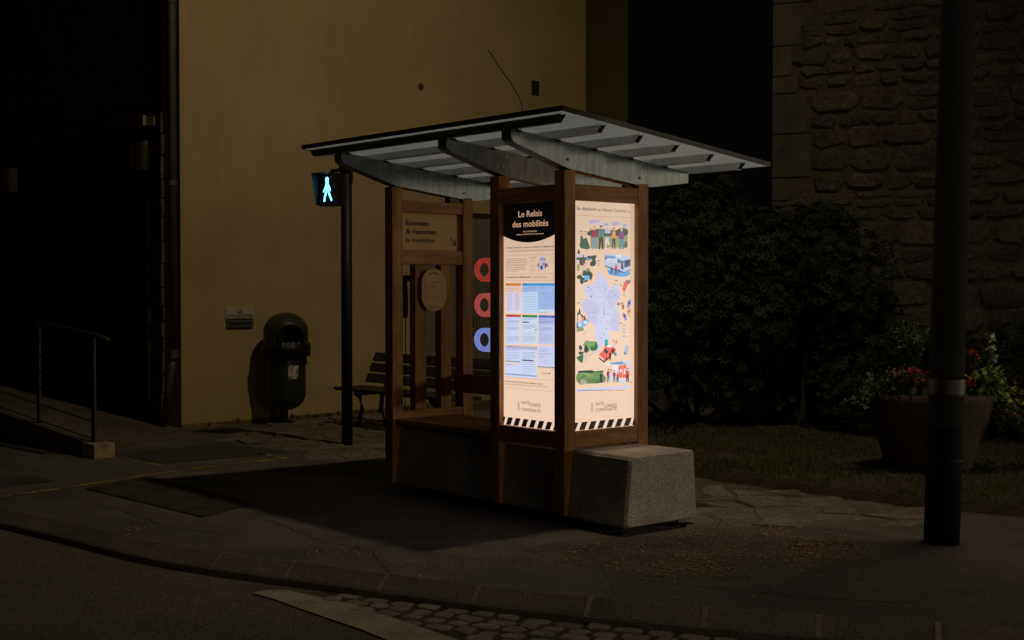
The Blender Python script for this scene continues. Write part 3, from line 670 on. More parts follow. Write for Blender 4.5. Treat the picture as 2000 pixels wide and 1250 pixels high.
# ------------------------------------------------------------------ posters
PEACH = (240, 206, 177)
class Poster:
    def __init__(s, axis, val, h0, h1, z0, z1):
        s.m = MB(); s.axis = axis; s.val = val; s.k = 0; s.h0, s.h1, s.z0, s.z1 = h0, h1, z0, z1
        s.rectm(h0, z0, h1, z1, PEACH)
    def fn(s):
        v = s.val - .0006 * s.k
        return ksurf(s.axis, v)
    def layer(s): s.k += 1; return s
    def ctr(s, Z, x, y): return kpx(s.axis, s.val, Z[0] + x / Z[2], Z[1] + y / Z[2])
    def rectm(s, h0, z0, h1, z1, c):
        f = s.fn(); n = 24 if s.k == 0 else 1
        for i in range(n):
            za, zb = z0 + (z1 - z0) * i / n, z0 + (z1 - z0) * (i + 1) / n
            s.m.add([f(h0, za), f(h1, za), f(h1, zb), f(h0, zb)], [(0, 1, 2, 3)], c)
    def clip(s, h, z): return min(max(h, s.h0), s.h1), min(max(z, s.z0), s.z1)
    def poly(s, Z, pts, c):
        f = s.fn(); s.m.add([f(*s.clip(*s.ctr(Z, *p))) for p in pts], [tuple(range(len(pts)))], c)
    def ell(s, Z, x, y, rx, ry, c, n=14):
        s.poly(Z, [(x + rx * math.cos(6.2832 * k / n), y + ry * math.sin(6.2832 * k / n)) for k in range(n)], c)
    def blob(s, Z, x, y, rx, ry, c, seed=0, n=18, j=.18):
        r_ = random.Random(seed + int(x)); s.poly(Z, [(x + rx * (1 + r_.uniform(-j, j)) * math.cos(6.2832 * k / n), y + ry * (1 + r_.uniform(-j, j)) * math.sin(6.2832 * k / n)) for k in range(n)], c)
    def rect(s, Z, x0, y0, x1, y1, c):
        """corners in photo zoom space; edges kept level on the poster"""
        h0, za = s.ctr(Z, x0, y0); h1, _ = s.ctr(Z, x1, y0); _, zb = s.ctr(Z, x0, y1)
        f = s.fn(); h0, za = s.clip(h0, za); h1, zb = s.clip(h1, zb); s.m.add([f(h0, za), f(h1, za), f(h1, zb), f(h0, zb)], [(0, 1, 2, 3)], c)
    def line(s, Z, p, q, wd, c): stroke(s.m, s.fn(), s.clip(*s.ctr(Z, *p)), s.clip(*s.ctr(Z, *q)), wd, c)
    def hline(s, Z, x0, y, x1, wd, c):
        h0, z = s.ctr(Z, x0, y); h1, _ = s.ctr(Z, x1, y); stroke(s.m, s.fn(), s.clip(h0, z), s.clip(h1, z), wd, c)
    def text(s, Z, t, x0, y, x1, cap, c, bold=0.0):
        h0, z = s.ctr(Z, x0, y); h1, _ = s.ctr(Z, x1, y); text_on(s.m, t, h0, h1, z, cap, s.fn(), c, bold)
    def greek(s, Z, x0, y0, x1, y1, n, c, wd=.0016, seed=1):
        r_ = random.Random(seed + int(x0 * 7 + y0)); 
        for k in range(n):
            y = y0 + (y1 - y0) * k / max(1, n - 1); xx = x0
            e = x1 - (x1 - x0) * (r_.uniform(0, .1) if k < n - 1 else r_.uniform(.2, .5))
            while xx < e:
                l = (x1 - x0) * r_.uniform(.05, .16); s.hline(Z, xx, y, min(xx + l, e), wd, c); xx += l + (x1 - x0) * .018
    def stripes(s, z0, z1, n, slant, first=0.0):
        f = s.fn(); pitch = (s.h1 - s.h0) / n
        for k in range(n + 1):
            a = s.h0 + (k + first) * pitch; b = a + pitch * .62
            q = [s.clip(a, z0), s.clip(b, z0), s.clip(b + slant, z1), s.clip(a + slant, z1)]
            s.m.add([f(*p) for p in q], [(0, 1, 2, 3)], (16, 12, 14))

# --- poster on the end face: map of the area
Zh = (1110, 385, 10.87); Zb = (1110, 480, 10.41); Zc = (1110, 590, 10.41); Zd = (1110, 690, 7.81)
p2 = Poster('a', .040, Pp, WW - Pp, .6476, 2.2535)
INK, GRY, LAV, LAV2 = (34, 24, 30), (120, 98, 92), (206, 208, 236), (198, 196, 228)
DG, MG, LG, BLUE, TEAL, COR = (28, 66, 56), (52, 112, 74), (150, 172, 100), (88, 160, 220), (40, 150, 170), (232, 104, 84)
SKIN = (238, 176, 132)
p2.layer()
p2.text(Zh, 'Se déplacer', 175, 268, 600, .0245, INK, .010); p2.text(Zh, 'en Haute-Corrèze', 620, 296, 1240, .0245, INK, 0)
p2.line(Zh, (1272, 292), (1303, 330), .003, INK); p2.line(Zh, (1278, 330), (1305, 332), .003, INK); p2.line(Zh, (1302, 300), (1304, 332), .003, INK)
p2.hline(Zh, 178, 384, 1325, .0018, (150, 112, 84))
# landscape with people
p2.poly(Zh, [(470, 820), (1262, 820), (1258, 1035), (1180, 1078), (900, 1070), (700, 1080), (470, 1082)], (158, 156, 96))
p2.poly(Zh, [(385, 770), (430, 718), (520, 715), (590, 680), (700, 672), (830, 690), (930, 700), (1020, 705), (1080, 668), (1150, 655), (1230, 668), (1275, 712), (1262, 790), (1225, 825), (480, 830), (400, 800)], (26, 62, 54))
p2.layer()
p2.poly(Zh, [(250, 960), (258, 830), (278, 800), (300, 835), (318, 890), (352, 872), (378, 858), (398, 900), (432, 985), (458, 1070), (420, 1108), (340, 1098), (262, 1082), (234, 1030)], (24, 92, 70))
p2.poly(Zh, [(1172, 1060), (1190, 960), (1215, 925), (1245, 960), (1255, 1050), (1215, 1088)], (40, 104, 66))
for x in (255, 290, 345, 372): p2.ell(Zh, x, 728, 16, 10, (52, 40, 40), 8)
p2.poly(Zh, [(205, 790), (300, 748), (410, 770), (400, 800), (300, 808)], (232, 190, 150)); p2.line(Zh, (205, 790), (240, 745), .0016, (60, 50, 48))
for (x0, y0, x1, y1, nn_) in ((420, 474, 686, 560, 3), (722, 545, 872, 610, 3), (908, 512, 1096, 610, 4), (1138, 555, 1256, 648, 4), (772, 652, 892, 768, 4)):
    p2.rect(Zh, x0, y0, x1, y1, (214, 204, 226)); p2.k += 1; p2.greek(Zh, x0 + 22, y0 + 22, x1 - 20, y1 - 10, nn_, (128, 108, 160), .0026); p2.k -= 1
def person_art(Z, x, top, foot, coat, legs, hair, wdt=1.0):
    H_ = foot - top; wd = H_ * .105 * wdt
    p2.poly(Z, [(x - wd, top + H_ * .17), (x + wd, top + H_ * .17), (x + wd * 1.25, top + H_ * .50), (x - wd * 1.25, top + H_ * .50)], coat)
    p2.poly(Z, [(x - wd * .85, top + H_ * .50), (x + wd * .85, top + H_ * .50), (x + wd, foot), (x + wd * .35, foot), (x, top + H_ * .62), (x - wd * .35, foot), (x - wd, foot)], legs)
    p2.k += 1; p2.ell(Z, x, top + H_ * .09, H_ * .045, H_ * .065, SKIN, 10); p2.k += 1
    p2.poly(Z, [(x - H_ * .06, top + H_ * .09), (x - H_ * .05, top - 2), (x + H_ * .05, top - 2), (x + H_ * .06, top + H_ * .09), (x, top + H_ * .04)], hair); p2.k -= 2
p2.layer()
person_art(Zh, 555, 615, 1100, (158, 32, 62), (122, 150, 172), (220, 180, 150), 1.05); p2.poly(Zh, [(500, 720), (455, 700), (470, 640), (480, 690), (530, 690)], (158, 32, 62))
person_art(Zh, 692, 605, 1105, (60, 148, 150), (26, 18, 28), (36, 22, 26)); p2.rect(Zh, 678, 700, 712, 840, (150, 90, 80))
person_art(Zh, 962, 650, 1095, (236, 150, 92), (22, 60, 72), (216, 72, 50), .8); person_art(Zh, 1125, 672, 1105, (138, 44, 130), (46, 142, 164), (232, 214, 214), 1.05)
p2.poly(Zh, [(790, 850), (830, 870), (872, 862), (846, 900), (876, 1010), (850, 1025), (820, 960), (800, 1085), (782, 1080), (776, 950)], (232, 224, 232))
# forest and lake, left
p2.poly(Zb, [(160, 240), (285, 235), (300, 150), (312, 235), (395, 205), (470, 205), (552, 190), (572, 215), (545, 270), (550, 310), (565, 350), (540, 405), (480, 425), (432, 390), (440, 340), (480, 310), (480, 280), (400, 300), (345, 290), (330, 350), (280, 410), (230, 380), (220, 300), (160, 290)], (30, 60, 56))
p2.poly(Zb, [(178, 160), (208, 55), (240, 160)], (44, 50, 48)); p2.blob(Zb, 200, 440, 34, 80, (142, 160, 100)); p2.blob(Zb, 395, 530, 46, 78, (122, 146, 96))
p2.layer()
p2.rect(Zb, 172, 168, 290, 232, (206, 200, 224)); p2.rect(Zb, 322, 185, 384, 235, (206, 200, 224)); p2.rect(Zb, 165, 285, 218, 340, (206, 200, 224))
p2.poly(Zb, [(345, 255), (440, 255), (490, 275), (440, 290), (370, 290)], (118, 162, 196)); p2.poly(Zb, [(240, 290), (300, 270), (330, 300), (310, 390), (265, 380)], (96, 60, 70))
p2.poly(Zb, [(340, 330), (400, 330), (330, 430), (290, 590), (240, 590), (262, 460)], (218, 188, 172))
for (x, y, rx, ry) in ((225, 635, 52, 42), (276, 715, 42, 66), (318, 555, 36, 60), (445, 610, 44, 84), (400, 565, 50, 50), (330, 690, 60, 52)): p2.blob(Zb, x, y, rx, ry, DG, 3)
p2.layer(); p2.blob(Zb, 372, 645, 58, 46, (98, 180, 236), 4); p2.poly(Zb, [(290, 725), (320, 672), (380, 690), (330, 706)], (98, 180, 236))
# bus
p2.poly(Zb, [(785, 460), (810, 440), (1000, 500), (1130, 560), (1250, 515), (1256, 580), (1180, 620), (1060, 632), (900, 605), (815, 580)], (84, 166, 226))
p2.layer(); p2.poly(Zb, [(730, 180), (800, 162), (1180, 205), (1258, 262), (1255, 485), (1130, 548), (900, 470), (735, 408)], (190, 204, 236))
p2.layer(); p2.poly(Zb, [(740, 195), (950, 215), (950, 262), (740, 245)], (104, 158, 204)); p2.poly(Zb, [(985, 270), (1056, 285), (1056, 362), (985, 345)], (66, 120, 168))
p2.poly(Zb, [(1128, 300), (1256, 270), (1256, 410), (1128, 450)], (44, 80, 128)); p2.poly(Zb, [(1065, 300), (1112, 305), (1112, 485), (1065, 470)], (66, 56, 100))
p2.line(Zb, (735, 410), (1130, 548), .006, (30, 26, 48)); p2.line(Zb, (1130, 548), (1255, 486), .006, (30, 26, 48))
p2.layer(); p2.rect(Zb, 785, 268, 975, 340, (232, 230, 244)); p2.rect(Zb, 950, 180, 1075, 235, (232, 230, 244)); p2.poly(Zb, [(1170, 290), (1205, 282), (1200, 380), (1168, 390)], (26, 30, 60)); p2.ell(Zb, 752, 262, 18, 18, (30, 40, 80), 8)
p2.layer(); p2.greek(Zb, 805, 288, 962, 330, 3, (130, 130, 170), .002); person_art(Zb, 960, 370, 590, (196, 70, 70), (120, 50, 96), (60, 24, 30)); person_art(Zb, 872, 415, 570, (50, 90, 120), (40, 84, 110), (40, 30, 40)); person_art(Zb, 1022, 400, 550, (220, 180, 190), (60, 70, 120), (60, 40, 60)); person_art(Zb, 820, 440, 555, (210, 230, 240), (60, 130, 180), (120, 60, 60)); person_art(Zb, 1088, 340, 480, (150, 60, 80), (80, 30, 80), (70, 40, 50))
# map
p2.k = 2
mapB = [(608, 535), (650, 528), (690, 600), (752, 622), (790, 740), (828, 790), (836, 865), (872, 858), (925, 760), (968, 782), (992, 832), (1020, 812), (1050, 905), (1052, 1080), (990, 1150), (992, 1230)]
mapC = [(1000, 120), (1032, 200), (1042, 350), (1030, 560), (1060, 600), (960, 610), (862, 560), (832, 600), (824, 770), (760, 800), (700, 860), (640, 930), (600, 1040), (560, 1062), (532, 1010), (600, 940), (592, 800), (558, 770), (528, 600), (520, 455), (440, 432), (382, 335), (372, 232), (300, 190), (262, 150), (282, 100), (268, 40)]
mapB2 = [(270, 1150), (385, 1080), (352, 1000), (318, 905), (330, 805), (400, 768), (452, 812), (518, 790), (540, 690), (606, 672)]
cv = lambda Z, q: (Z[0] + q[0] / Z[2], Z[1] + q[1] / Z[2])
allm = [cv(Zb, q) for q in mapB] + [cv(Zc, q) for q in mapC] + [cv(Zb, q) for q in mapB2]
p2.poly((0, 0, 1), allm, LAV)
p2.layer()
p2.poly(Zb, [(820, 905), (900, 900), (960, 880), (1040, 920), (1046, 1080), (985, 1150), (880, 1250), (790, 1160), (760, 1030), (800, 990)], LAV2)
p2.poly(Zc, [(270, 50), (330, -50), (480, -60), (570, 0), (640, 90), (650, 170), (600, 260), (600, 350), (600, 440), (520, 452), (440, 430), (385, 335), (374, 232), (300, 190)], LAV2)
p2.poly(Zc, [(880, 230), (1000, 180), (1036, 240), (1038, 350), (1028, 556), (960, 600), (862, 556), (840, 430), (860, 340)], LAV2)
for (x0, y0, x1, y1) in ((608, 530, 608, 840), (608, 840, 735, 842), (735, 842, 735, 1240), (540, 830, 640, 860), (640, 860, 700, 1000), (380, 1040, 700, 1040), (700, 1040, 1040, 1045), (330, 900, 520, 1000)): p2.line(Zb, (x0, y0), (x1, y1), .0014, (150, 150, 182))
for (x0, y0, x1, y1) in ((735, 150, 1000, 152), (735, 255, 1030, 258), (735, 0, 735, 260), (370, 210, 640, 220), (640, 90, 900, 110), (620, 430, 860, 420), (640, 620, 640, 900), (1060, 480, 1060, 600)): p2.line(Zc, (x0, y0), (x1, y1), .0012, (150, 150, 182))
rr = random.Random(9)
for k in range(34):
    x, y = rr.uniform(360, 1000), rr.uniform(760, 1200); p2.hline(Zb, x, y, x + rr.uniform(20, 60), .002, (142, 142, 172))
for k in range(30):
    x, y = rr.uniform(560, 980), rr.uniform(20, 760)
    if y > 560 and x > 780: continue
    p2.hline(Zc, x, y, x + rr.uniform(20, 60), .002, (142, 142, 172))
for (x, y) in ((402, 840), (465, 1030), (760, 885), (945, 1000)): p2.ell(Zb, x, y, 10, 16, (50, 46, 70), 8)
for (x, y) in ((525, 170), (525, 220), (722, 155), (722, 205), (722, 250), (502, 310), (716, 645)): p2.ell(Zc, x, y, 8, 14, (50, 46, 70), 8)
for (Z, x, y, c) in ((Zb, 608, 310, (108, 140, 178)), (Zb, 970, 710, (120, 140, 170)), (Zb, 1130, 1000, (108, 150, 200)), (Zb, 205, 1160, (196, 130, 100)), (Zc, 1062, 430, (120, 140, 180)), (Zc, 1128, 485, (124, 150, 208)), (Zc, 1128, 550, (110, 160, 208)), (Zc, 1128, 615, (110, 160, 208)), (Zc, 1128, 695, (104, 166, 208)), (Zc, 318, 648, (216, 150, 110))):
    p2.rect(Z, x - 28, y - 12, x + 28, y + 10, c)
for y in (485, 550, 615, 695): p2.hline(Zc, 1170, y, 1270, .0016, (186, 168, 130))
for (Z, x, y) in ((Zb, 258, 1095), (Zb, 360, 1095), (Zb, 258, 1190), (Zc, 366, 600), (Zb, 612, 370), (Zb, 612, 400)): p2.ell(Z, x, y, 7, 14, (130, 84, 60), 8)
# minibus, cars right
p2.poly(Zb, [(1130, 745), (1180, 700), (1262, 700), (1240, 745), (1150, 910), (1095, 880)], COR); p2.poly(Zb, [(1100, 890), (1148, 915), (1172, 950), (1110, 950)], (244, 170, 110)); p2.poly(Zb, [(1130, 740), (1180, 695), (1268, 705), (1240, 775)], (44, 120, 134)); p2.line(Zb, (1096, 880), (1146, 912), .005, (60, 30, 34)); p2.ell(Zb, 1068, 800, 14, 14, (50, 30, 40), 8)
for (x, y, a_) in ((1228, 30, 1), (1142, 290, -1)):
    p2.poly(Zc, [(x - 45, y + 60 * a_), (x - 20, y - 60 * a_ if a_ > 0 else y + 0), (x + 20, y - 90), (x + 42, y - 80), (x + 42, y - 10), (x + 5, y + 85), (x - 30, y + 88)] if a_ > 0 else [(x - 48, y - 60), (x - 10, y - 85), (x + 30, y - 20), (x + 46, y + 70), (x + 10, y + 92), (x - 30, y + 20)], (152, 138, 200))
    p2.k += 1; p2.poly(Zc, [(x - 30, y - 30), (x + 5, y - 40), (x + 30, y + 5), (x, y + 20)], (48, 36, 110)); p2.k -= 1
p2.poly(Zc, [(985, 40), (1010, 5), (1045, 20), (1040, 60), (1000, 70)], (222, 72, 60)); p2.poly(Zc, [(1052, 20), (1130, 0), (1110, 30), (1070, 52)], (86, 156, 160)); p2.poly(Zc, [(1085, 60), (1130, 40), (1125, 150), (1095, 150)], (150, 90, 80))
p2.poly(Zc, [(1180, 180), (1240, 110), (1262, 190), (1220, 240)], (216, 140, 110)); p2.line(Zc, (1200, 220), (1262, 310), .004, (120, 84, 70)); p2.ell(Zc, 1240, 190, 14, 14, (200, 60, 50), 8)
# house left
p2.k = 4
p2.poly(Zc, [(172, 380), (180, 230), (190, 180), (205, 235), (215, 130), (236, 150), (245, 235), (320, 300), (326, 250), (340, 320), (362, 350), (320, 380)], (40, 46, 44)); p2.layer()
p2.poly(Zc, [(186, 390), (186, 280), (222, 240), (262, 290), (262, 400)], (240, 204, 180)); p2.poly(Zc, [(262, 300), (316, 310), (310, 380), (262, 390)], (236, 136, 72)); p2.poly(Zc, [(165, 430), (200, 390), (260, 400), (350, 350), (405, 365), (410, 400), (350, 470), (300, 510), (230, 530), (165, 525)], (140, 176, 214))
p2.layer(); p2.blob(Zc, 228, 455, 34, 40, (206, 226, 246)); p2.blob(Zc, 340, 410, 44, 30, (206, 226, 246)); p2.poly(Zc, [(162, 400), (184, 420), (180, 500), (210, 520), (162, 530)], (40, 60, 80)); p2.poly(Zc, [(162, 540), (240, 515), (310, 525), (300, 590), (220, 590), (180, 612), (162, 600)], (130, 150, 92))
# gorge landscape
p2.poly(Zc, [(292, 860), (350, 775), (440, 795), (570, 795), (585, 870), (600, 920), (560, 970), (480, 1000), (400, 960), (330, 950)], (126, 158, 96)); p2.layer()
p2.poly(Zc, [(310, 960), (345, 860), (390, 930), (420, 1010), (350, 1040), (310, 1010)], (26, 62, 64)); p2.poly(Zc, [(440, 940), (470, 870), (500, 920), (560, 810), (600, 910), (560, 980), (480, 990)], (44, 110, 72)); p2.blob(Zc, 240, 930, 34, 52, (40, 86, 64)); p2.blob(Zc, 250, 1035, 56, 32, (40, 86, 64)); p2.poly(Zc, [(158, 1125), (230, 1080), (300, 1060), (290, 1180), (275, 1250), (210, 1200)], (54, 116, 76)); p2.poly(Zc, [(300, 1060), (400, 990), (480, 985), (420, 1050), (400, 1130), (340, 1240), (290, 1230)], (232, 196, 174)); p2.line(Zc, (340, 1080), (345, 1140), .003, (206, 100, 110)); p2.line(Zc, (540, 990), (410, 1110), .002, (70, 80, 60))
p2.poly(Zc, [(730, 900), (730, 780), (765, 750), (798, 775), (798, 880)], (42, 166, 182)); 
# red car
p2.layer(); p2.poly(Zc, [(615, 1060), (720, 960), (700, 940), (760, 890), (880, 890), (960, 960), (950, 1010), (860, 1080), (850, 1120), (712, 1220), (620, 1130)], COR)
p2.layer(); p2.poly(Zc, [(705, 985), (745, 945), (805, 1000), (770, 1055)], (38, 48, 70)); p2.poly(Zc, [(850, 990), (900, 940), (930, 970), (900, 1050)], (60, 24, 40)); p2.poly(Zc, [(618, 1075), (712, 1165), (700, 1190), (618, 1112)], (236, 220, 220)); p2.line(Zc, (615, 1130), (712, 1222), .009, (46, 26, 34)); p2.line(Zc, (712, 1222), (860, 1110), .007, (46, 26, 34)); p2.ell(Zc, 768, 1155, 16, 30, (46, 30, 40)); p2.poly(Zc, [(762, 905), (800, 870), (855, 872), (885, 910), (820, 925)], (232, 236, 244)); p2.poly(Zc, [(900, 1040), (940, 1010), (975, 1050), (965, 1100), (930, 1085)], (50, 150, 150))
p2.layer(); p2.poly(Zc, [(815, 1080), (830, 1020), (856, 1030), (855, 1090), (850, 1185), (832, 1185), (828, 1120), (815, 1185)], (34, 34, 44)); person_art(Zc, 960, 770, 900, (190, 84, 84), (228, 200, 190), (60, 20, 30)); p2.ell(Zc, 905, 780, 12, 22, (190, 90, 96), 8)
p2.poly(Zc, [(1112, 1010), (1150, 870), (1200, 865), (1205, 900), (1165, 1085), (1125, 1075)], (180, 192, 226)); p2.layer(); p2.poly(Zc, [(1115, 1020), (1150, 1030), (1148, 1060), (1118, 1048)], (34, 32, 60)); p2.line(Zc, (1200, 900), (1165, 1080), .004, (86, 98, 150))
# meadow and kiosk picture
p2.k = 3
p2.poly(Zd, [(115, 350), (150, 290), (300, 280), (520, 280), (545, 340), (575, 370), (560, 440), (430, 462), (300, 465), (180, 482), (130, 430), (118, 400)], (116, 146, 86)); p2.layer(); p2.poly(Zd, [(150, 300), (300, 300), (420, 330), (330, 350), (200, 345)], (134, 164, 100)); p2.poly(Zd, [(260, 400), (420, 380), (540, 400), (500, 440), (330, 450)], (100, 130, 78))
p2.layer(); p2.poly(Zd, [(142, 295), (150, 268), (250, 262), (350, 258), (400, 275), (530, 262), (530, 285), (400, 290), (350, 302), (280, 298), (220, 290), (150, 302)], (28, 72, 60))
p2.poly(Zd, [(170, 440), (210, 390), (255, 400), (290, 465), (180, 478)], (176, 170, 150)); p2.line(Zd, (165, 390), (250, 340), .004, (50, 52, 40)); p2.line(Zd, (200, 320), (262, 350), .004, (50, 52, 40)); p2.line(Zd, (170, 400), (180, 470), .003, (50, 52, 40)); p2.line(Zd, (215, 380), (300, 460), .003, (50, 52, 40))
for k in range(5): p2.poly(Zd, [(492, 300 + 28 * k), (524, 345 + 26 * k), (468, 345 + 26 * k)], (22, 62, 60))
p2.poly(Zd, [(410, 455), (430, 420), (470, 425), (470, 455)], MG)
p2.poly(Zd, [(632, 150), (830, 120), (870, 120), (880, 175), (632, 165)], (104, 158, 204)); p2.poly(Zd, [(765, 185), (880, 180), (880, 375), (765, 372)], (236, 110, 92)); p2.poly(Zd, [(750, 385), (880, 380), (870, 440), (825, 462), (750, 445)], (216, 212, 226)); p2.poly(Zd, [(685, 240), (760, 240), (760, 380), (720, 380)], (224, 222, 236))
p2.layer(); p2.rect(Zd, 578, 145, 630, 196, (222, 222, 240)); p2.rect(Zd, 672, 180, 752, 240, (228, 228, 244)); p2.rect(Zd, 835, 112, 948, 160, (216, 218, 238)); p2.rect(Zd, 908, 165, 948, 268, (206, 208, 232)); p2.rect(Zd, 780, 240, 812, 292, (248, 214, 206)); p2.rect(Zd, 840, 235, 866, 320, (248, 214, 206)); p2.line(Zd, (822, 180), (824, 460), .003, (244, 226, 222))
p2.greek(Zd, 845, 125, 940, 150, 3, (140, 140, 180), .002)
for (x, t, f_, c, l) in ((606, 238, 445, (160, 50, 66), (118, 110, 120)), (640, 250, 440, (200, 196, 206), (216, 214, 226)), (696, 262, 440, (160, 50, 96), (52, 140, 160)), (745, 285, 440, (206, 96, 60), (32, 34, 44)), (898, 225, 440, (206, 84, 66), (52, 40, 50))): person_art(Zd, x, t, f_, c, l, (50, 26, 30))
p2.layer(); p2.rect(Zd, 112, 545, 950, 586, (206, 208, 236)); p2.k += 1; p2.greek(Zd, 140, 566, 930, 567, 2, (120, 118, 150), .004)
p2.ell(Zd, 948, 447, 6, 10, (60, 46, 48), 8)
# logo
def logo(P, Z, x, y, s, tx):
    """little ornament and the three-line name; x,y,s in zoom space"""
    c = (52, 38, 38)
    for (a, b) in (((0, -28), (-16, 8)), ((0, -28), (16, 8)), ((-16, 8), (16, 8)), ((-14, 22), (14, 22)), ((-12, 38), (12, 30)), ((-10, 50), (14, 50)), ((-12, 62), (12, 56)), ((-22, 78), (0, 122)), ((22, 78), (0, 122)), ((-22, 78), (-8, 70)), ((22, 78), (8, 70)), ((-8, 70), (0, 78)), ((8, 70), (0, 78))):
        P.line(Z, (x + a[0] * s, y + a[1] * s), (x + b[0] * s, y + b[1] * s), .0022, c)
    for t, x0, yy, x1 in tx: P.text(Z, t, x0, yy, x1, .023, c, -.004)
p2.k = 2
logo(p2, Zd, 360, 778, 1.0, (('HAUTE', 413, 797, 540), ('CORRÈZE', 540, 830, 740), ('COMMUNAUTÉ', 413, 893, 735)))
p2.stripes(.650, .706, 7, .030, first=-.22)
p2m = emit_mat('lit_poster', (1, 1, 1), 1.0, attr=True)
p2.m.build('map_poster', p2m, kio)
# --- poster on the long side
Ze = (960, 370, 5.0); Zf = (975, 450, 11.365); Zg = (975, 540, 10.417); Zi = (960, 600, 4.466)
p1 = Poster('w', .045, Pp, Mm, .6476, 2.2535)
p1.layer()
za, ha = kpx('w', .045, 981, 462)[1], 0
n = 24; f = p1.fn(); zc_ = kpx('w', .045, 1033, 473.5)[1]; ze_ = kpx('w', .045, 981, 461.5)[1]
arc = [(Mm + (Pp - Mm) * k / n, ze_ - (ze_ - zc_) * (1 - ((k / n - .47) / .47) ** 2)) for k in range(n + 1)]
for (a, b) in zip(arc, arc[1:]): p1.m.add([f(a[0], 2.2535), f(b[0], 2.2535), f(*b), f(*a)], [(0, 1, 2, 3)], (6, 4, 6))
p1.layer(); PC = (226, 180, 146)
p1.text(Ze, 'Le Relais', 263, 272, 495, .044, PC, .010); p1.text(Ze, 'des mobilités', 205, 372, 555, .044, PC, .010)
p1.text(Ze, 'Une expérimentation', 310, 418, 445, .011, PC, .01); p1.text(Ze, 'portée par Haute-Corrèze Communauté', 248, 448, 510, .011, PC, .01)
p1.text(Zf, 'Un lieu unique pour toutes les solutions de déplacement,', 162, 405, 1222, .0135, INK, .015); p1.text(Zf, 'conçu sur mesure pour le territoire de la Haute-Corrèze', 182, 478, 1200, .0135, (84, 62, 60), 0)
p1.hline(Zf, 158, 560, 1300, .0016, (150, 115, 92)); p1.hline(Zf, 150, 972, 1300, .0016, (150, 115, 92)); p1.hline(Zf, 150, 1115, 1300, .0016, (150, 115, 92)); p1.line(Zf, (688, 580), (690, 925), .0014, (150, 115, 92))
p1.greek(Zf, 152, 635, 630, 905, 8, (122, 90, 80), .0030); p1.text(Zf, 'Un module', 705, 612, 828, .008, INK, .01)
for y in (650, 775, 860): p1.greek(Zf, 715, y, 810, y + 40, 3, (176, 140, 118), .002)
for y in (605, 700): p1.greek(Zf, 1120, y, 1225, y + 20, 2, (176, 140, 118), .002)
p1.text(Zf, 'Les solutions de déplacement', 150, 1060, 695, .0155, INK, .016); p1.text(Zf, 'en Haute-Corrèze', 715, 1060, 1045, .0155, (110, 84, 78), 0); p1.line(Zf, (1066, 1040), (1082, 1055), .0025, INK)
p1.text(Zf, 'Tous', 1165, 1030, 1215, .008, GRY); p1.text(Zf, 'les', 1180, 1065, 1215, .008, INK)
p1.poly(Zf, [(900, 600), (960, 570), (1040, 620), (1050, 690), (1040, 820), (980, 890), (880, 880), (850, 760), (890, 690)], (196, 190, 214)); p1.layer()
for (x, y, rx, ry, c) in ((950, 640, 30, 14, (90, 110, 150)), (1010, 640, 22, 10, (70, 90, 140)), (865, 770, 14, 40, (120, 60, 76)), (895, 800, 12, 50, (160, 170, 200)), (945, 820, 26, 50, (70, 76, 120)), (995, 750, 24, 30, (140, 110, 120)), (1030, 790, 14, 60, (70, 44, 60)), (1062, 770, 16, 46, (110, 60, 84)), (930, 730, 18, 30, (220, 200, 200)), (1088, 790, 10, 36, (180, 150, 190))): p1.ell(Zf, x, y, rx, ry, c, 9)
# time table cards
def card(Z, x0, y0, x1, y1, body, head=None, hy=0, sub=None, sy=0):
    p1.rect(Z, x0, y0, x1, y1, body)
    p1.k += 1
    if sub: p1.rect(Z, x0, y0, x1, sy, sub)
    p1.k += 1
    if head: p1.rect(Z, x0, y0, x1, hy, head)
    p1.k -= 2
LBL = (206, 214, 244); BRI = (212, 228, 248)
p1.k = 1
card(Zg, 137, 137, 446, 742, (224, 216, 232), (222, 138, 66), 190, (240, 204, 184), 325)
card(Zg, 472, 137, 783, 742, (196, 216, 246), (78, 158, 220), 188, (166, 194, 238), 310)
card(Zg, 783, 137, 1180, 742, (160, 192, 238), (78, 158, 220), 188)
p1.k = 2; p1.rect(Zg, 805, 670, 1180, 742, (206, 222, 246)); p1.k = 1
card(Zg, 137, 770, 446, 1370, LBL, (206, 80, 84), 822)
card(Zg, 470, 778, 780, 1370, (204, 220, 238), (74, 134, 92), 830)
card(Zg, 803, 785, 1180, 1370, (196, 202, 240), (96, 118, 196), 835, (174, 182, 230), 965)
p1.k = 4
for (x, y, n_) in ((150, 168, 'Bus'), (485, 168, 'Train'), (150, 800, 'Covoiturage'), (485, 805, 'Vélo'), (830, 810, 'Autopartage')): p1.text(Zg, n_, x, y, x + 14 * len(n_), .008, INK, .01)
for (x0, y0, x1, y1, n_) in ((150, 215, 430, 310, 4), (160, 350, 280, 700, 17), (315, 350, 420, 700, 17), (490, 215, 765, 300, 4), (515, 355, 765, 720, 8), (825, 215, 940, 250, 2), (825, 330, 1090, 345, 2), (835, 375, 1090, 640, 8), (825, 720, 1100, 728, 2), (150, 850, 260, 852, 2), (150, 895, 420, 940, 4), (150, 985, 420, 988, 2), (150, 1035, 420, 1080, 4), (150, 1130, 260, 1160, 2), (150, 1215, 425, 1330, 6), (485, 855, 760, 885, 3), (485, 985, 765, 1060, 5), (485, 1145, 765, 1175, 2), (485, 1215, 765, 1330, 6), (820, 865, 985, 868, 2), (820, 915, 1090, 940, 3), (820, 995, 980, 998, 2), (820, 1035, 1090, 1105, 5), (820, 1145, 930, 1147, 2), (820, 1185, 1090, 1330, 7)):
    p1.greek(Zg, x0, y0, x1, y1, n_, (140, 142, 176), .0022)
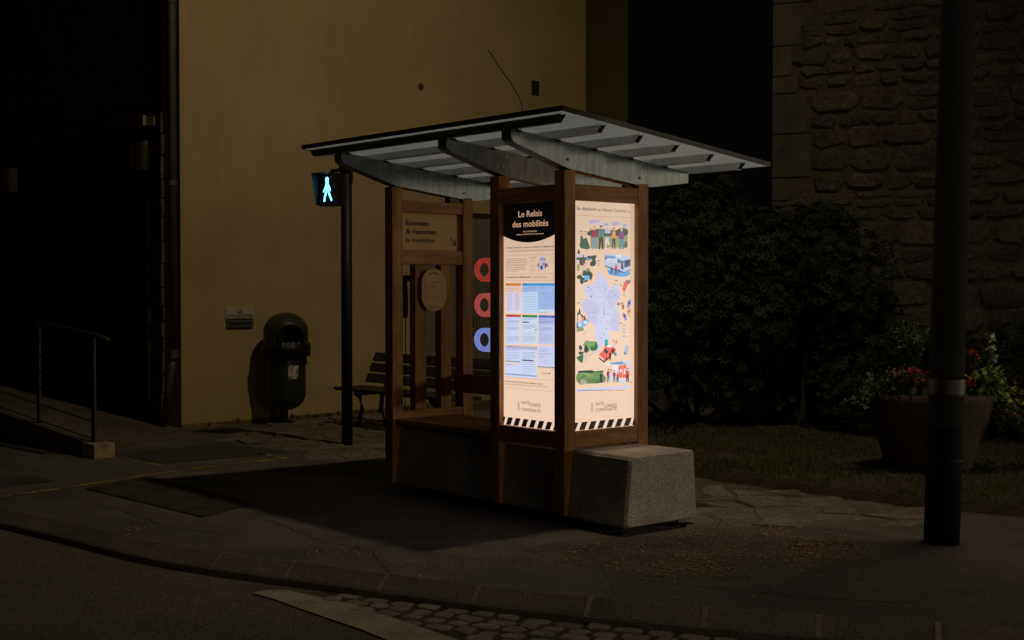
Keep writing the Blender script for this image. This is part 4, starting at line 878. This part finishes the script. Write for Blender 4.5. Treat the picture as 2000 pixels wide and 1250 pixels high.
p1.rect(Zg, 480, 918, 614, 938, (50, 46, 66)); p1.ell(Zg, 752, 1084, 12, 18, (70, 66, 90))
p1.k = 1
card(Zi, 124, 332, 400, 602, LBL, (178, 178, 196), 350, (188, 190, 216), 362); card(Zi, 411, 335, 575, 520, (204, 208, 240))
p1.k = 2; p1.rect(Zi, 120, 478, 262, 488, PEACH)
p1.k = 4
p1.text(Zi, 'Informations', 140, 345, 188, .006, INK)
for (x0, y0, x1, y1, n_) in ((130, 370, 250, 375, 2), (130, 395, 250, 450, 5), (272, 395, 390, 452, 6), (272, 480, 390, 575, 6), (130, 500, 200, 503, 2), (418, 365, 515, 385, 3), (418, 405, 530, 415, 2), (418, 432, 470, 436, 2), (455, 468, 500, 485, 2)): p1.greek(Zi, x0, y0, x1, y1, n_, (140, 142, 176), .0024)
p1.rect(Zi, 270, 457, 368, 466, (50, 46, 66))
def dash(Z, x0, y, x1, n_):
    for k in range(n_):
        xa = x0 + (x1 - x0) * k / n_; h0, z = p1.ctr(Z, x0, y); ha_, _ = p1.ctr(Z, xa, y); hb_, _ = p1.ctr(Z, xa + (x1 - x0) / n_ * .55, y); f = p1.fn()
        p1.m.add([f(ha_, z), f(hb_, z), f(hb_ + .003, z - .0075), f(ha_ + .003, z - .0075)], [(0, 1, 2, 3)], (24, 20, 30))
dash(Zi, 124, 464, 258, 9); dash(Zi, 124, 577, 402, 18); dash(Zi, 408, 514, 575, 11)
p1.text(Zi, 'Voir plus', 440, 580, 488, .010, INK, .012); p1.line(Zi, (496, 578), (514, 579), .004, INK); p1.line(Zi, (506, 572), (515, 579), .004, INK)
p1.hline(Zi, 124, 607, 600, .0016, (150, 115, 92)); p1.hline(Zi, 120, 700, 600, .0016, (150, 115, 92))
p1.text(Zi, "Retrouvez l'ensemble des informations détaillées sur le site", 120, 650, 448, .0115, INK, .014); p1.text(Zi, 'hautecorreze.fr/services/mobilite-transports / Tél. : 05 55 95 35 38', 120, 672, 482, .0105, (100, 76, 70), 0)
logo(p1, Zi, 238, 838, .58, (('HAUTE', 264, 842, 334), ('CORRÈZE', 330, 862, 430), ('COMMUNAUTÉ', 263, 904, 430)))
p1.k = 2; p1.stripes(.650, .706, 7, -.028, first=.1)
p1.m.build('information_poster', p2m, kio)

# ------------------------------------------------------------------ pedestrian signal
S0 = Vector((-1.722, 13.86, 0))
sg = empty('pedestrian_signal', S0); tag(sg, 'black pedestrian signal post with a lit pale blue walking figure left of the kiosk', 'traffic signal')
MB().tube([(0, 0, 0), (0, 0, 2.86)], .058, 24).build('pole', M_BLACK, sg, smooth=True)
MB().tube([(0, 0, 2.86), (0, 0, 2.93)], .078, 24).box(-.06, .06, -.05, .08, 2.74, 2.86).build('cap', M_BLACK, sg)
hd = empty('signal_head', (-.165, -.10, 2.66)); hd.parent = sg
hd.rotation_euler = (0, 0, R(-28))       # local -y is the way the lens faces
MB().box(-.11, .11, -.03, .12, -.17, .17).build('housing', M_BLACK, hd, bevel=.01)
m = MB()
for sx in (-1, 1):
    x = sx * .108; m.add([(x, -.03, .165), (x, -.16, .165), (x, -.08, -.165), (x, -.03, -.165), (x - sx * .006, -.03, .165), (x - sx * .006, -.16, .165), (x - sx * .006, -.08, -.165), (x - sx * .006, -.03, -.165)], [(0, 1, 2, 3), (7, 6, 5, 4), (1, 5, 6, 2), (0, 4, 5, 1)])
m.box(-.108, .108, -.16, -.03, .159, .165)
m.build('visor', mat('matt_black', (.02, .022, .025), rough=.5, var=.1, bump=0), hd)
MB().box(-.09, .09, -.036, -.031, -.15, .15).build('lens', mat('dark_lens', (.02, .06, .08), rough=.3, var=.1, bump=0), hd)
MB().tube([(-.02, .06, .17), (-.02, .06, .20), (.11, .13, .21)], .02, 8).build('bracket', M_BLACK, hd)
m = MB()
def fig(p, q, wd):
    stroke(m, lambda x, z: (x, -.038, z), p, q, wd)
m.add([(.0 + .022 * math.cos(t * .628), -.038, .103 + .024 * math.sin(t * .628)) for t in range(10)], [tuple(range(10))])
fig((0, .08), (.005, -.01), .038); fig((.0, .06), (-.045, -.03), .016); fig((.01, .06), (.05, -.02), .014); fig((.0, 0), (-.025, -.07), .022); fig((-.025, -.07), (-.035, -.125), .02); fig((.01, 0), (.035, -.065), .022); fig((.035, -.065), (.06, -.12), .018)
m.build('walking_figure', emit_mat('signal_cyan', (.12, .60, 1.0), 4.2), hd)

# ------------------------------------------------------------------ bin
B0 = C0 + WD * 1.17 + WN * .42
bn = empty('litter_bin', B0, R(24)); tag(bn, 'dark green domed litter bin with a black bag before the ochre wall', 'bin')
MB().tube([(0, .10, 0), (0, .10, .4)], .05, 14).build('foot', M_BIN, bn)
prof = [(0, .18), (.08, .185), (.15, .215), (.205, .27), (.235, .35), (.24, .86)]
body = MB(); nf = 48
for i in range(nf):
    pass
body.lathe(prof, (0, 0, 0), 48)
vs = body.v
body.v = [((x * (1.012 if (int(round(math.degrees(math.atan2(y, x)) / 7.5)) % 2) else .99) if .3 < z < .8 else x), y, z) for x, y, z in body.v]
body.build('body', M_BIN, bn, smooth=True)
# domed hood with an opening towards the front (-y)
m = MB(); nh, nv = 96, 42; grid = {}
for i in range(nh):
    th = 2 * math.pi * i / nh
    for j in range(nv + 1):
        if j <= 15: z = .86 + j * .25 / 15; r_ = .262
        else:
            ph = (j - 15) / (nv - 15) * math.pi / 2; z = 1.11 + .235 * math.sin(ph); r_ = .262 * math.cos(ph)
        grid[i, j] = len(m.v); m.v.append((r_ * math.cos(th), r_ * math.sin(th), z))
for i in range(nh):
    for j in range(nv):
        th = 2 * math.pi * (i + .5) / nh; dth = (th - 1.5 * math.pi + math.pi) % (2 * math.pi) - math.pi
        zc_ = m.v[grid[i, j]][2]
        if (abs(dth) / .74) ** 2 + (max(0, zc_ - 1.0) / .20) ** 2 < 1 and zc_ > .89: continue
        q = (grid[i, j], grid[(i + 1) % nh, j], grid[(i + 1) % nh, j + 1], grid[i, j + 1]); m.f.append(q); m.c.append(None)
m.build('hood', M_BIN, bn, smooth=True, solid=.012)
MB().lathe([(.24, .82), (.275, .83), (.28, .90), (.27, .97), (.24, .98)], n=40, a0=150, a1=390).build('collar', M_BLACK, bn, smooth=True)
for sx in (-1, 1): MB().box(sx * .272 - .02, sx * .272 + .02, -.05, .05, .82, .98).build('hinge', M_BLACK, bn, bevel=.006)
m = MB(); rnd = random.Random(4)
for i in range(40):
    th = R(190 + 160 * i / 39)
    for j in range(7):
        z = 1.0 - j * .045; r_ = .25 + .03 * math.sin(j * .9) + rnd.uniform(-.012, .012) + (.02 if j > 3 else 0)
        m.v.append((r_ * math.cos(th), r_ * math.sin(th), z + rnd.uniform(-.01, .01)))
for i in range(39):
    for j in range(6): m.f.append((i * 7 + j, (i + 1) * 7 + j, (i + 1) * 7 + j + 1, i * 7 + j + 1)); m.c.append(None)
m.build('bin_bag', M_BAG, bn, smooth=True)
m = MB(); k_ = 8
vs = [(.243 * math.cos(R(262 + 30 * i / k_)), .243 * math.sin(R(262 + 30 * i / k_)), z) for z in (.56, .76) for i in range(k_ + 1)]
m.add(vs, [(i, i + 1, k_ + 2 + i, k_ + 1 + i) for i in range(k_)])
m.build('sticker', mat('torn_pale_sticker', (.50, .46, .38), rough=.6, var=.5, scale=22, bump=0, c2=(.03, .03, .02), thr=(.40, .52), stretch=(2.6, 2.6, .6)), bn, smooth=True)

# ------------------------------------------------------------------ park bench behind the kiosk
PB = Vector((-2.14, 15.9, 0)); bench = empty('park_bench', PB, YAW - math.pi / 2)   # local x along the bench, local y = depth (V)
tag(bench, 'dark slatted wooden park bench behind the kiosk and the signal post', 'bench')
BL = 2.3
for k in range(3): MB().box(0, BL, .0 + k * .145, .0 + k * .145 + .13, .425, .465).build('seat_slat', M_BENCH, bench, bevel=.008)
for k in range(3):
    y0, z0 = .47 + k * .055, .50 + k * .125; M_ = Matrix.Translation((0, y0, z0)) @ Matrix.Rotation(R(-24), 4, 'X')
    m = MB(); m.box(0, BL, -.018, .018, 0, .112, M_); m.build('back_slat', M_BENCH, bench, bevel=.006)
for x in (.42, BL - .42):
    m = MB()
    m.tube([(x, .03, .41), (x, .10, .36), (x, .13, .22), (x, .09, .08), (x, .04, .0)], .028, 8); m.tube([(x, .62, .84), (x, .50, .52), (x, .42, .38), (x, .40, .20), (x, .48, .0)], .028, 8); m.tube([(x, .05, .40), (x, .44, .40)], .022, 8)
    m.build('leg', M_BLACK, bench, smooth=True)

# ------------------------------------------------------------------ street lamp on the right
T0 = Vector((2.775, 8.56, 0)); lean = Vector((.0235, .0, 1))
sl = empty('street_lamp', T0); tag(sl, 'tall dark painted street lamp post with a metal strap at the right of the pavement', 'street lamp')
MB().tube([(0, 0, -.02), lean * .75, lean * .751, lean * 12], [.112, .1125, .1105, .095], 40).build('pole', M_POST, sl, smooth=False)
for p in sl.children[0].data.polygons: p.use_smooth = len(p.vertices) == 4
def cyl_at(name, z0, z1, r_, mt, par): return MB().tube([lean * z0, lean * z1], r_, 40).build(name, mt, par, smooth=False)
zb0 = CAM_H - (768 - HY) / F_PX * 8.56; zb1 = CAM_H - (740 - HY) / F_PX * 8.56
cyl_at('strap', zb0, zb1, .1165, M_STEEL, sl); cyl_at('ring', zb0 - .012, zb0 - .004, .1175, M_BLACK, sl); z9 = CAM_H - (899 - HY) / F_PX * 8.56
cyl_at('ring', z9, z9 + .008, .1135, M_BLACK, sl)
MB().box(.095, .15, .02, .10, 3.12, 3.43).build('junction_box', M_BLACK, sl, bevel=.005)
top = lean * 12
hd2 = MB().tube([top, top + Vector((.2, .1, .12))], .05, 10).box(.1, .75, .02, .36, 12.08, 12.2).build('lamp_head', M_POST, sl)

# ------------------------------------------------------------------ stone building
E0 = Vector((3.12, 16.0, 0)); SD = Vector((.91, -.415, 0)).normalized()
sb = empty('stone_house', E0, math.atan2(SD.y, SD.x)); tag(sb, 'rubble stone house wall with pale dressed corner stones behind the shrub at the right', 'building')
bb('wall_core', M_MORT2, sb, (.02, 9, .004, 8, -.3, 9.5))
rnd = random.Random(21)
mA, mB_, mQ = MB(), MB(), MB()
def stone(m, x0, x1, z0, z1, d_, j=.015):
    o = [(x0, z0 + (z1 - z0) * .25), (x0 + (x1 - x0) * .18, z0), (x1 - (x1 - x0) * .2, z0), (x1, z0 + (z1 - z0) * .3), (x1, z1 - (z1 - z0) * .25), (x1 - (x1 - x0) * .2, z1), (x0 + (x1 - x0) * .22, z1), (x0, z1 - (z1 - z0) * .3)]
    o = [(a + rnd.uniform(-j, j), b + rnd.uniform(-j, j)) for a, b in o]; cx, cz = (x0 + x1) / 2, (z0 + z1) / 2
    l1 = [(cx + (a - cx) * .97, -d_ * .6, cz + (b - cz) * .95) for a, b in o]; l2 = [(cx + (a - cx) * .84, -d_ - rnd.uniform(0, .012), cz + (b - cz) * .80) for a, b in o]
    m.add([(a, .04, b) for a, b in o] + l1 + l2 + [(cx, -d_ - .012, cz)], [(i, (i + 1) % 8, 8 + (i + 1) % 8, 8 + i) for i in range(8)] + [(8 + i, 8 + (i + 1) % 8, 16 + (i + 1) % 8, 16 + i) for i in range(8)] + [(16 + i, 16 + (i + 1) % 8, 24) for i in range(8)])
# quoins
z = -.1; k = 0; qe = []
while z < 7:
    h_ = rnd.uniform(.20, .52); L_ = rnd.uniform(.18, .55); mQ.box(0, L_, -.012, .3, z, z + h_ - .014); qe.append((z, z + h_, L_)); z += h_; k += 1
mQ.build('corner_stones', M_QUOIN, sb, bevel=.012)
def qlen(z): 
    for a, b, L_ in qe:
        if a <= z < b: return L_
    return .4
# rubble: irregular rows, big stones now and then
z = -.1
while z < 7:
    h_ = rnd.choice([.13, .16, .2, .24, .3]); x = max(qlen(z), qlen(z + h_ * .9)) + .03
    while x < 5:
        L_ = h_ * rnd.uniform(1.0, 2.3) + .03; hh = h_
        if h_ > .18 and rnd.random() < .25:
            stone(mA if rnd.random() < .6 else mB_, x, x + L_ - .03, z, z + h_ * .5 - .015, rnd.uniform(.0, .02)); stone(mA if rnd.random() < .6 else mB_, x, x + L_ - .03, z + h_ * .5, z + h_ - .02, rnd.uniform(.0, .02))
        else: stone(mA if rnd.random() < .6 else mB_, x, x + L_ - .028, z + rnd.uniform(0, .015), z + h_ - rnd.uniform(.01, .03), rnd.uniform(.002, .03), .028)
        x += L_
    z += h_
mA.build('rubble_stones', M_STONE, sb); mB_.build('rubble_stones', M_STONEG, sb)

# ------------------------------------------------------------------ lawn
edge = [G(*p) for p in [(1268, 905), (1310, 905), (1360, 930), (1430, 942), (1510, 953), (1660, 974), (1804, 991), (2000, 1008)]] + [Vector((6, 8.9, 0)), Vector((20, 6.8, 0))]
edge = densify(edge, .15); rnd = random.Random(8)
edge = [p + Vector((rnd.uniform(-.02, .02), rnd.uniform(-.025, .025), 0)) for p in edge]
def edge_y(x):
    for a, b in zip(edge, edge[1:]):
        if a.x <= x <= b.x: return a.y + (b.y - a.y) * (x - a.x) / (b.x - a.x)
    return 99
m = MB(); vs = []
for p in edge:
    for o_, z in ((-.05, 0), (0, .07), (.12, .09), (1.5, .10), (12, .10)): vs.append((p.x + o_ * .3, p.y + o_, z))
m.add(vs, [(i * 5 + j, (i + 1) * 5 + j, (i + 1) * 5 + j + 1, i * 5 + j + 1) for i in range(len(edge) - 1) for j in range(4)])
tag(m.build('lawn_ground', M_SOIL), kind='structure')
m = MB()
x = 0
for k in range(26000):
    x = rnd.uniform(.95, 5.6); y = edge_y(x) + .02 + rnd.random() ** 1.3 * 4.6
    if y > 16: continue
    # thin out with noise-like clumping
    if math.sin(x * 3.1 + y * 1.7) * math.sin(x * 1.3 - y * 2.9) < -.45 and rnd.random() < .75: continue
    a = rnd.uniform(0, 6.28); h_ = rnd.uniform(.018, .055); wd = rnd.uniform(.003, .006); l = rnd.uniform(-.03, .03); l2 = rnd.uniform(-.03, .03)
    dx, dy = math.cos(a) * wd, math.sin(a) * wd; zg = .075 if y - edge_y(x) < .12 else .095
    m.add([(x - dx, y - dy, zg), (x + dx, y + dy, zg), (x + l, y + l2, zg + h_)], [(0, 1, 2)])
tag(m.build('grass', M_GRASS), kind='stuff')

# ------------------------------------------------------------------ leaves
def leaf(m, c, d, up, L_, wd, fold=.2):
    d = d.normalized(); s_ = d.cross(up)
    if s_.length < .01: s_ = Vector((1, 0, 0))
    s_ = s_.normalized(); n_ = s_.cross(d)
    a = c; b = c + d * L_ * .45 + s_ * wd + n_ * wd * fold; e = c + d * L_ - n_ * L_ * .12; f_ = c + d * L_ * .45 - s_ * wd + n_ * wd * fold; mid = c + d * L_ * .5
    m.add([a, b, e, f_, mid], [(0, 1, 4), (1, 2, 4), (2, 3, 4), (3, 0, 4)])
def rdir(r_): 
    z = r_.uniform(-1, 1); t = r_.uniform(0, 6.283); q = math.sqrt(1 - z * z); return Vector((q * math.cos(t), q * math.sin(t), z))
# rhododendron mass between the kiosk and the stone house
def bush(c, rad, n_wh, seed, name, label, L_=.082, wd=.0145, mt=M_LEAF, bumps=14, grp=None):
    r_ = random.Random(seed); o = empty(name, (c[0], c[1], 0)); tag(o, label, 'shrub', grp); m = MB()
    bl = []
    for k in range(bumps):
        d = rdir(r_); d.z = abs(d.z) * 1.65 - .75
        bl.append((Vector((d.x * rad[0] * .72, d.y * rad[1] * .72, c[2] + d.z * rad[2] * .72)), r_.uniform(.32, .5)))
    for k in range(n_wh):
        bc, br = r_.choice(bl); d = rdir(r_)
        if r_.random() < .75 and d.y > .3: d.y = -d.y
        p = bc + Vector((d.x * rad[0], d.y * rad[1], d.z * rad[2])) * br * r_.uniform(.82, 1.05)
        if p.z < .12: continue
        ax = (d + Vector((0, 0, .5)) + rdir(r_) * .35).normalized(); s0 = ax.orthogonal().normalized(); s1 = ax.cross(s0); ph = r_.uniform(0, 6.28); nl = r_.randint(6, 9); op = r_.uniform(.25, .8)
        for i in range(nl):
            t = ph + 6.283 * i / nl; rd = s0 * math.cos(t) + s1 * math.sin(t); dd = rd + ax * op + Vector((0, 0, -.15)); l = L_ * r_.uniform(.7, 1.15)
            leaf(m, p + dd * .01, dd, ax, l, wd * r_.uniform(.8, 1.2))
    m.build('foliage', mt, o)
    m = MB()
    for k in range(9):
        b = Vector((r_.uniform(-.2, .2) * rad[0], r_.uniform(-.2, .2) * rad[1], 0)); e = bl[k % len(bl)][0]
        m.tube([b, b.lerp(e, .5) + rdir(r_) * .08, e], [.035, .022, .01], 6)
    m.build('stem', M_SOIL, o); return o
bush((1.95, 15.3, 1.35), (1.15, .85, 1.62), 3600, 31, 'rhododendron', 'tall dark rhododendron shrub just right of the kiosk, its near left part', bumps=22)
bush((3.35, 15.0, 1.25), (1.05, .8, 1.45), 3000, 32, 'rhododendron', 'dark rhododendron shrub in front of the corner of the stone house', bumps=20)
bush((4.35, 14.2, .55), (.8, .6, .75), 900, 33, 'low_shrub', 'low dark shrub behind the round planter at the foot of the stone wall', bumps=12, L_=.11, wd=.012)
bush((5.5, 13.6, .6), (.8, .6, .8), 900, 34, 'low_shrub', 'low dark shrub at the right edge behind the lamp post', bumps=12)

# ------------------------------------------------------------------ planter with flowers
PL = Vector((3.56, 11.35, .09)); pl = empty('planter', PL); tag(pl, 'large round weathered planter standing on the lawn behind the lamp post', 'planter')
MB().lathe([(0, .05), (.30, .05), (.33, 0), (.36, .05), (.40, .20), (.49, .42), (.53, .60), (.545, .66), (.52, .67), (.48, .64), (.46, .60), (0, .60)], n=56).build('bowl', M_PLANT, pl, smooth=True)
MB().box(-.10, .10, -.40, -.30, -.02, .12).build('foot', M_PLANT, pl, bevel=.01)
MB().lathe([(0, .625), (.47, .625)], n=30).build('soil', M_SOIL, pl)
def flower(name, label, p, h_, seed, leafm, petal, n_l, n_f, spread, L_=.05, wd=.014, fr=.02, grp='flowers in the round planter', droop=0):
    r_ = random.Random(seed); o = empty(name, p); tag(o, label, 'flowering plant' if petal else 'plant', grp)
    m = MB(); ms = MB(); mf = MB()
    for k in range(max(4, n_l // 14)):
        a = r_.uniform(0, 6.28); e = Vector((math.cos(a) * spread * r_.uniform(.1, 1), math.sin(a) * spread * r_.uniform(.1, 1), h_ * r_.uniform(.55, 1)))
        e.z -= droop * (abs(e.x) / spread) * r_.uniform(.3, 1)
        mid = e * .5 + Vector((0, 0, h_ * .18)); ms.tube([(0, 0, 0), mid, e], .003, 4, cap=False)
        for j in range(14):
            t = r_.uniform(.3, 1.05); q = (mid * (2 * t) if t < .5 else mid.lerp(e, 2 * t - 1)); leaf(m, q, rdir(r_) + Vector((0, 0, .2)), Vector((0, 0, 1)) + rdir(r_) * .3, L_ * r_.uniform(.6, 1.2), wd * r_.uniform(.7, 1.2))
        if petal and k < n_f:
            for q in range(9): leaf(mf, e + Vector((0, 0, .01)), rdir(r_) + Vector((0, -.3, .3)), Vector((0, 0, 1)), fr * r_.uniform(.8, 1.3), fr * .45)
    ms.build('stem', M_LEAF2, o); m.build('leaves', leafm, o)
    if petal and mf.v: mf.build('blossom', petal, o)
    return o
def pm(n_, c): return mat(n_, c, rough=.6, var=.25, scale=20, bump=0)
PK, RD_, OR, WH, P2 = pm('pink_petal', (.62, .08, .22)), pm('red_petal', (.62, .03, .02)), pm('orange_petal', (.75, .16, .03)), pm('white_petal', (.75, .72, .62)), pm('pale_pink_petal', (.60, .22, .26))
def at(px, py, dy=0): 
    r_ = ray(px, py); y = PL.y + dy; s_ = y / r_.y; return Vector((r_.x * s_, y, 0))
Z0 = PL.z + .62
def fp(px, dy): q = at(px, 760, dy); return (q.x, q.y, Z0)
flower('trailing_plant', 'variegated trailing plant spilling over the left side of the planter', fp(1712, -.12), .20, 1, M_LEAF2, None, 620, 0, .40, droop=.40)
flower('green_filler', 'pale leafy filler plant at the left of the planter under the tall stems', fp(1752, -.25), .26, 2, M_LEAF2, PK, 420, 6, .30)
flower('pink_flower', 'bright pink flower cluster in the planter left of the lamp post', fp(1772, -.28), .26, 3, M_LEAF2, PK, 260, 12, .11, fr=.034)
flower('red_flower', 'orange red flower cluster beside the pink one left of the lamp post', fp(1796, -.30), .23, 4, M_LEAF2, RD_, 260, 12, .11, fr=.034)
flower('tall_plant', 'tall thin leafy stems rising behind the flowers left of the lamp post', fp(1780, .15), .66, 5, M_LEAF2, None, 620, 0, .20)
flower('red_flower', 'deep red flower just right of the lamp post', fp(1893, -.25), .18, 6, M_LEAF2, RD_, 110, 8, .07, fr=.03)
flower('lime_plant', 'lime green leafy plant spilling over the right side of the planter', fp(1930, -.22), .30, 7, M_LIME, None, 520, 0, .30, L_=.085, wd=.03, droop=.50)
flower('white_flower', 'tall white flower standing above the planter right of the lamp post', fp(1935, .1), .56, 8, M_LEAF2, WH, 90, 4, .07, fr=.052)
flower('orange_flower', 'small orange flowers on a thin stem right of the lamp post', fp(1905, .1), .40, 9, M_LEAF2, OR, 100, 6, .07, fr=.03)
flower('pale_pink_flower', 'pale pink flowers in the bed at the far right beyond the planter', (4.42, 11.2, .1), .72, 10, M_LEAF2, P2, 900, 50, .42, fr=.026, grp=None)

# ------------------------------------------------------------------ weeds along the foot of the ochre wall
m = MB(); rnd = random.Random(77)
for k in range(60):
    t = rnd.choice([rnd.uniform(.1, 5), rnd.gauss(2.0, .3), rnd.gauss(3.2, .4)]); b = C0 + WD * t + WN * rnd.uniform(.01, .06); n_ = rnd.randint(3, 7); h_ = rnd.uniform(.03, .11)
    for j in range(n_): leaf(m, Vector((b.x, b.y, .005)), Vector((rnd.uniform(-.6, .6), rnd.uniform(-.6, .6), 1)), Vector((rnd.uniform(-1, 1), 1, 0)), h_ * rnd.uniform(.6, 1.1), .008)
tag(m.build('wall_foot_weeds', M_LEAF2), kind='stuff')
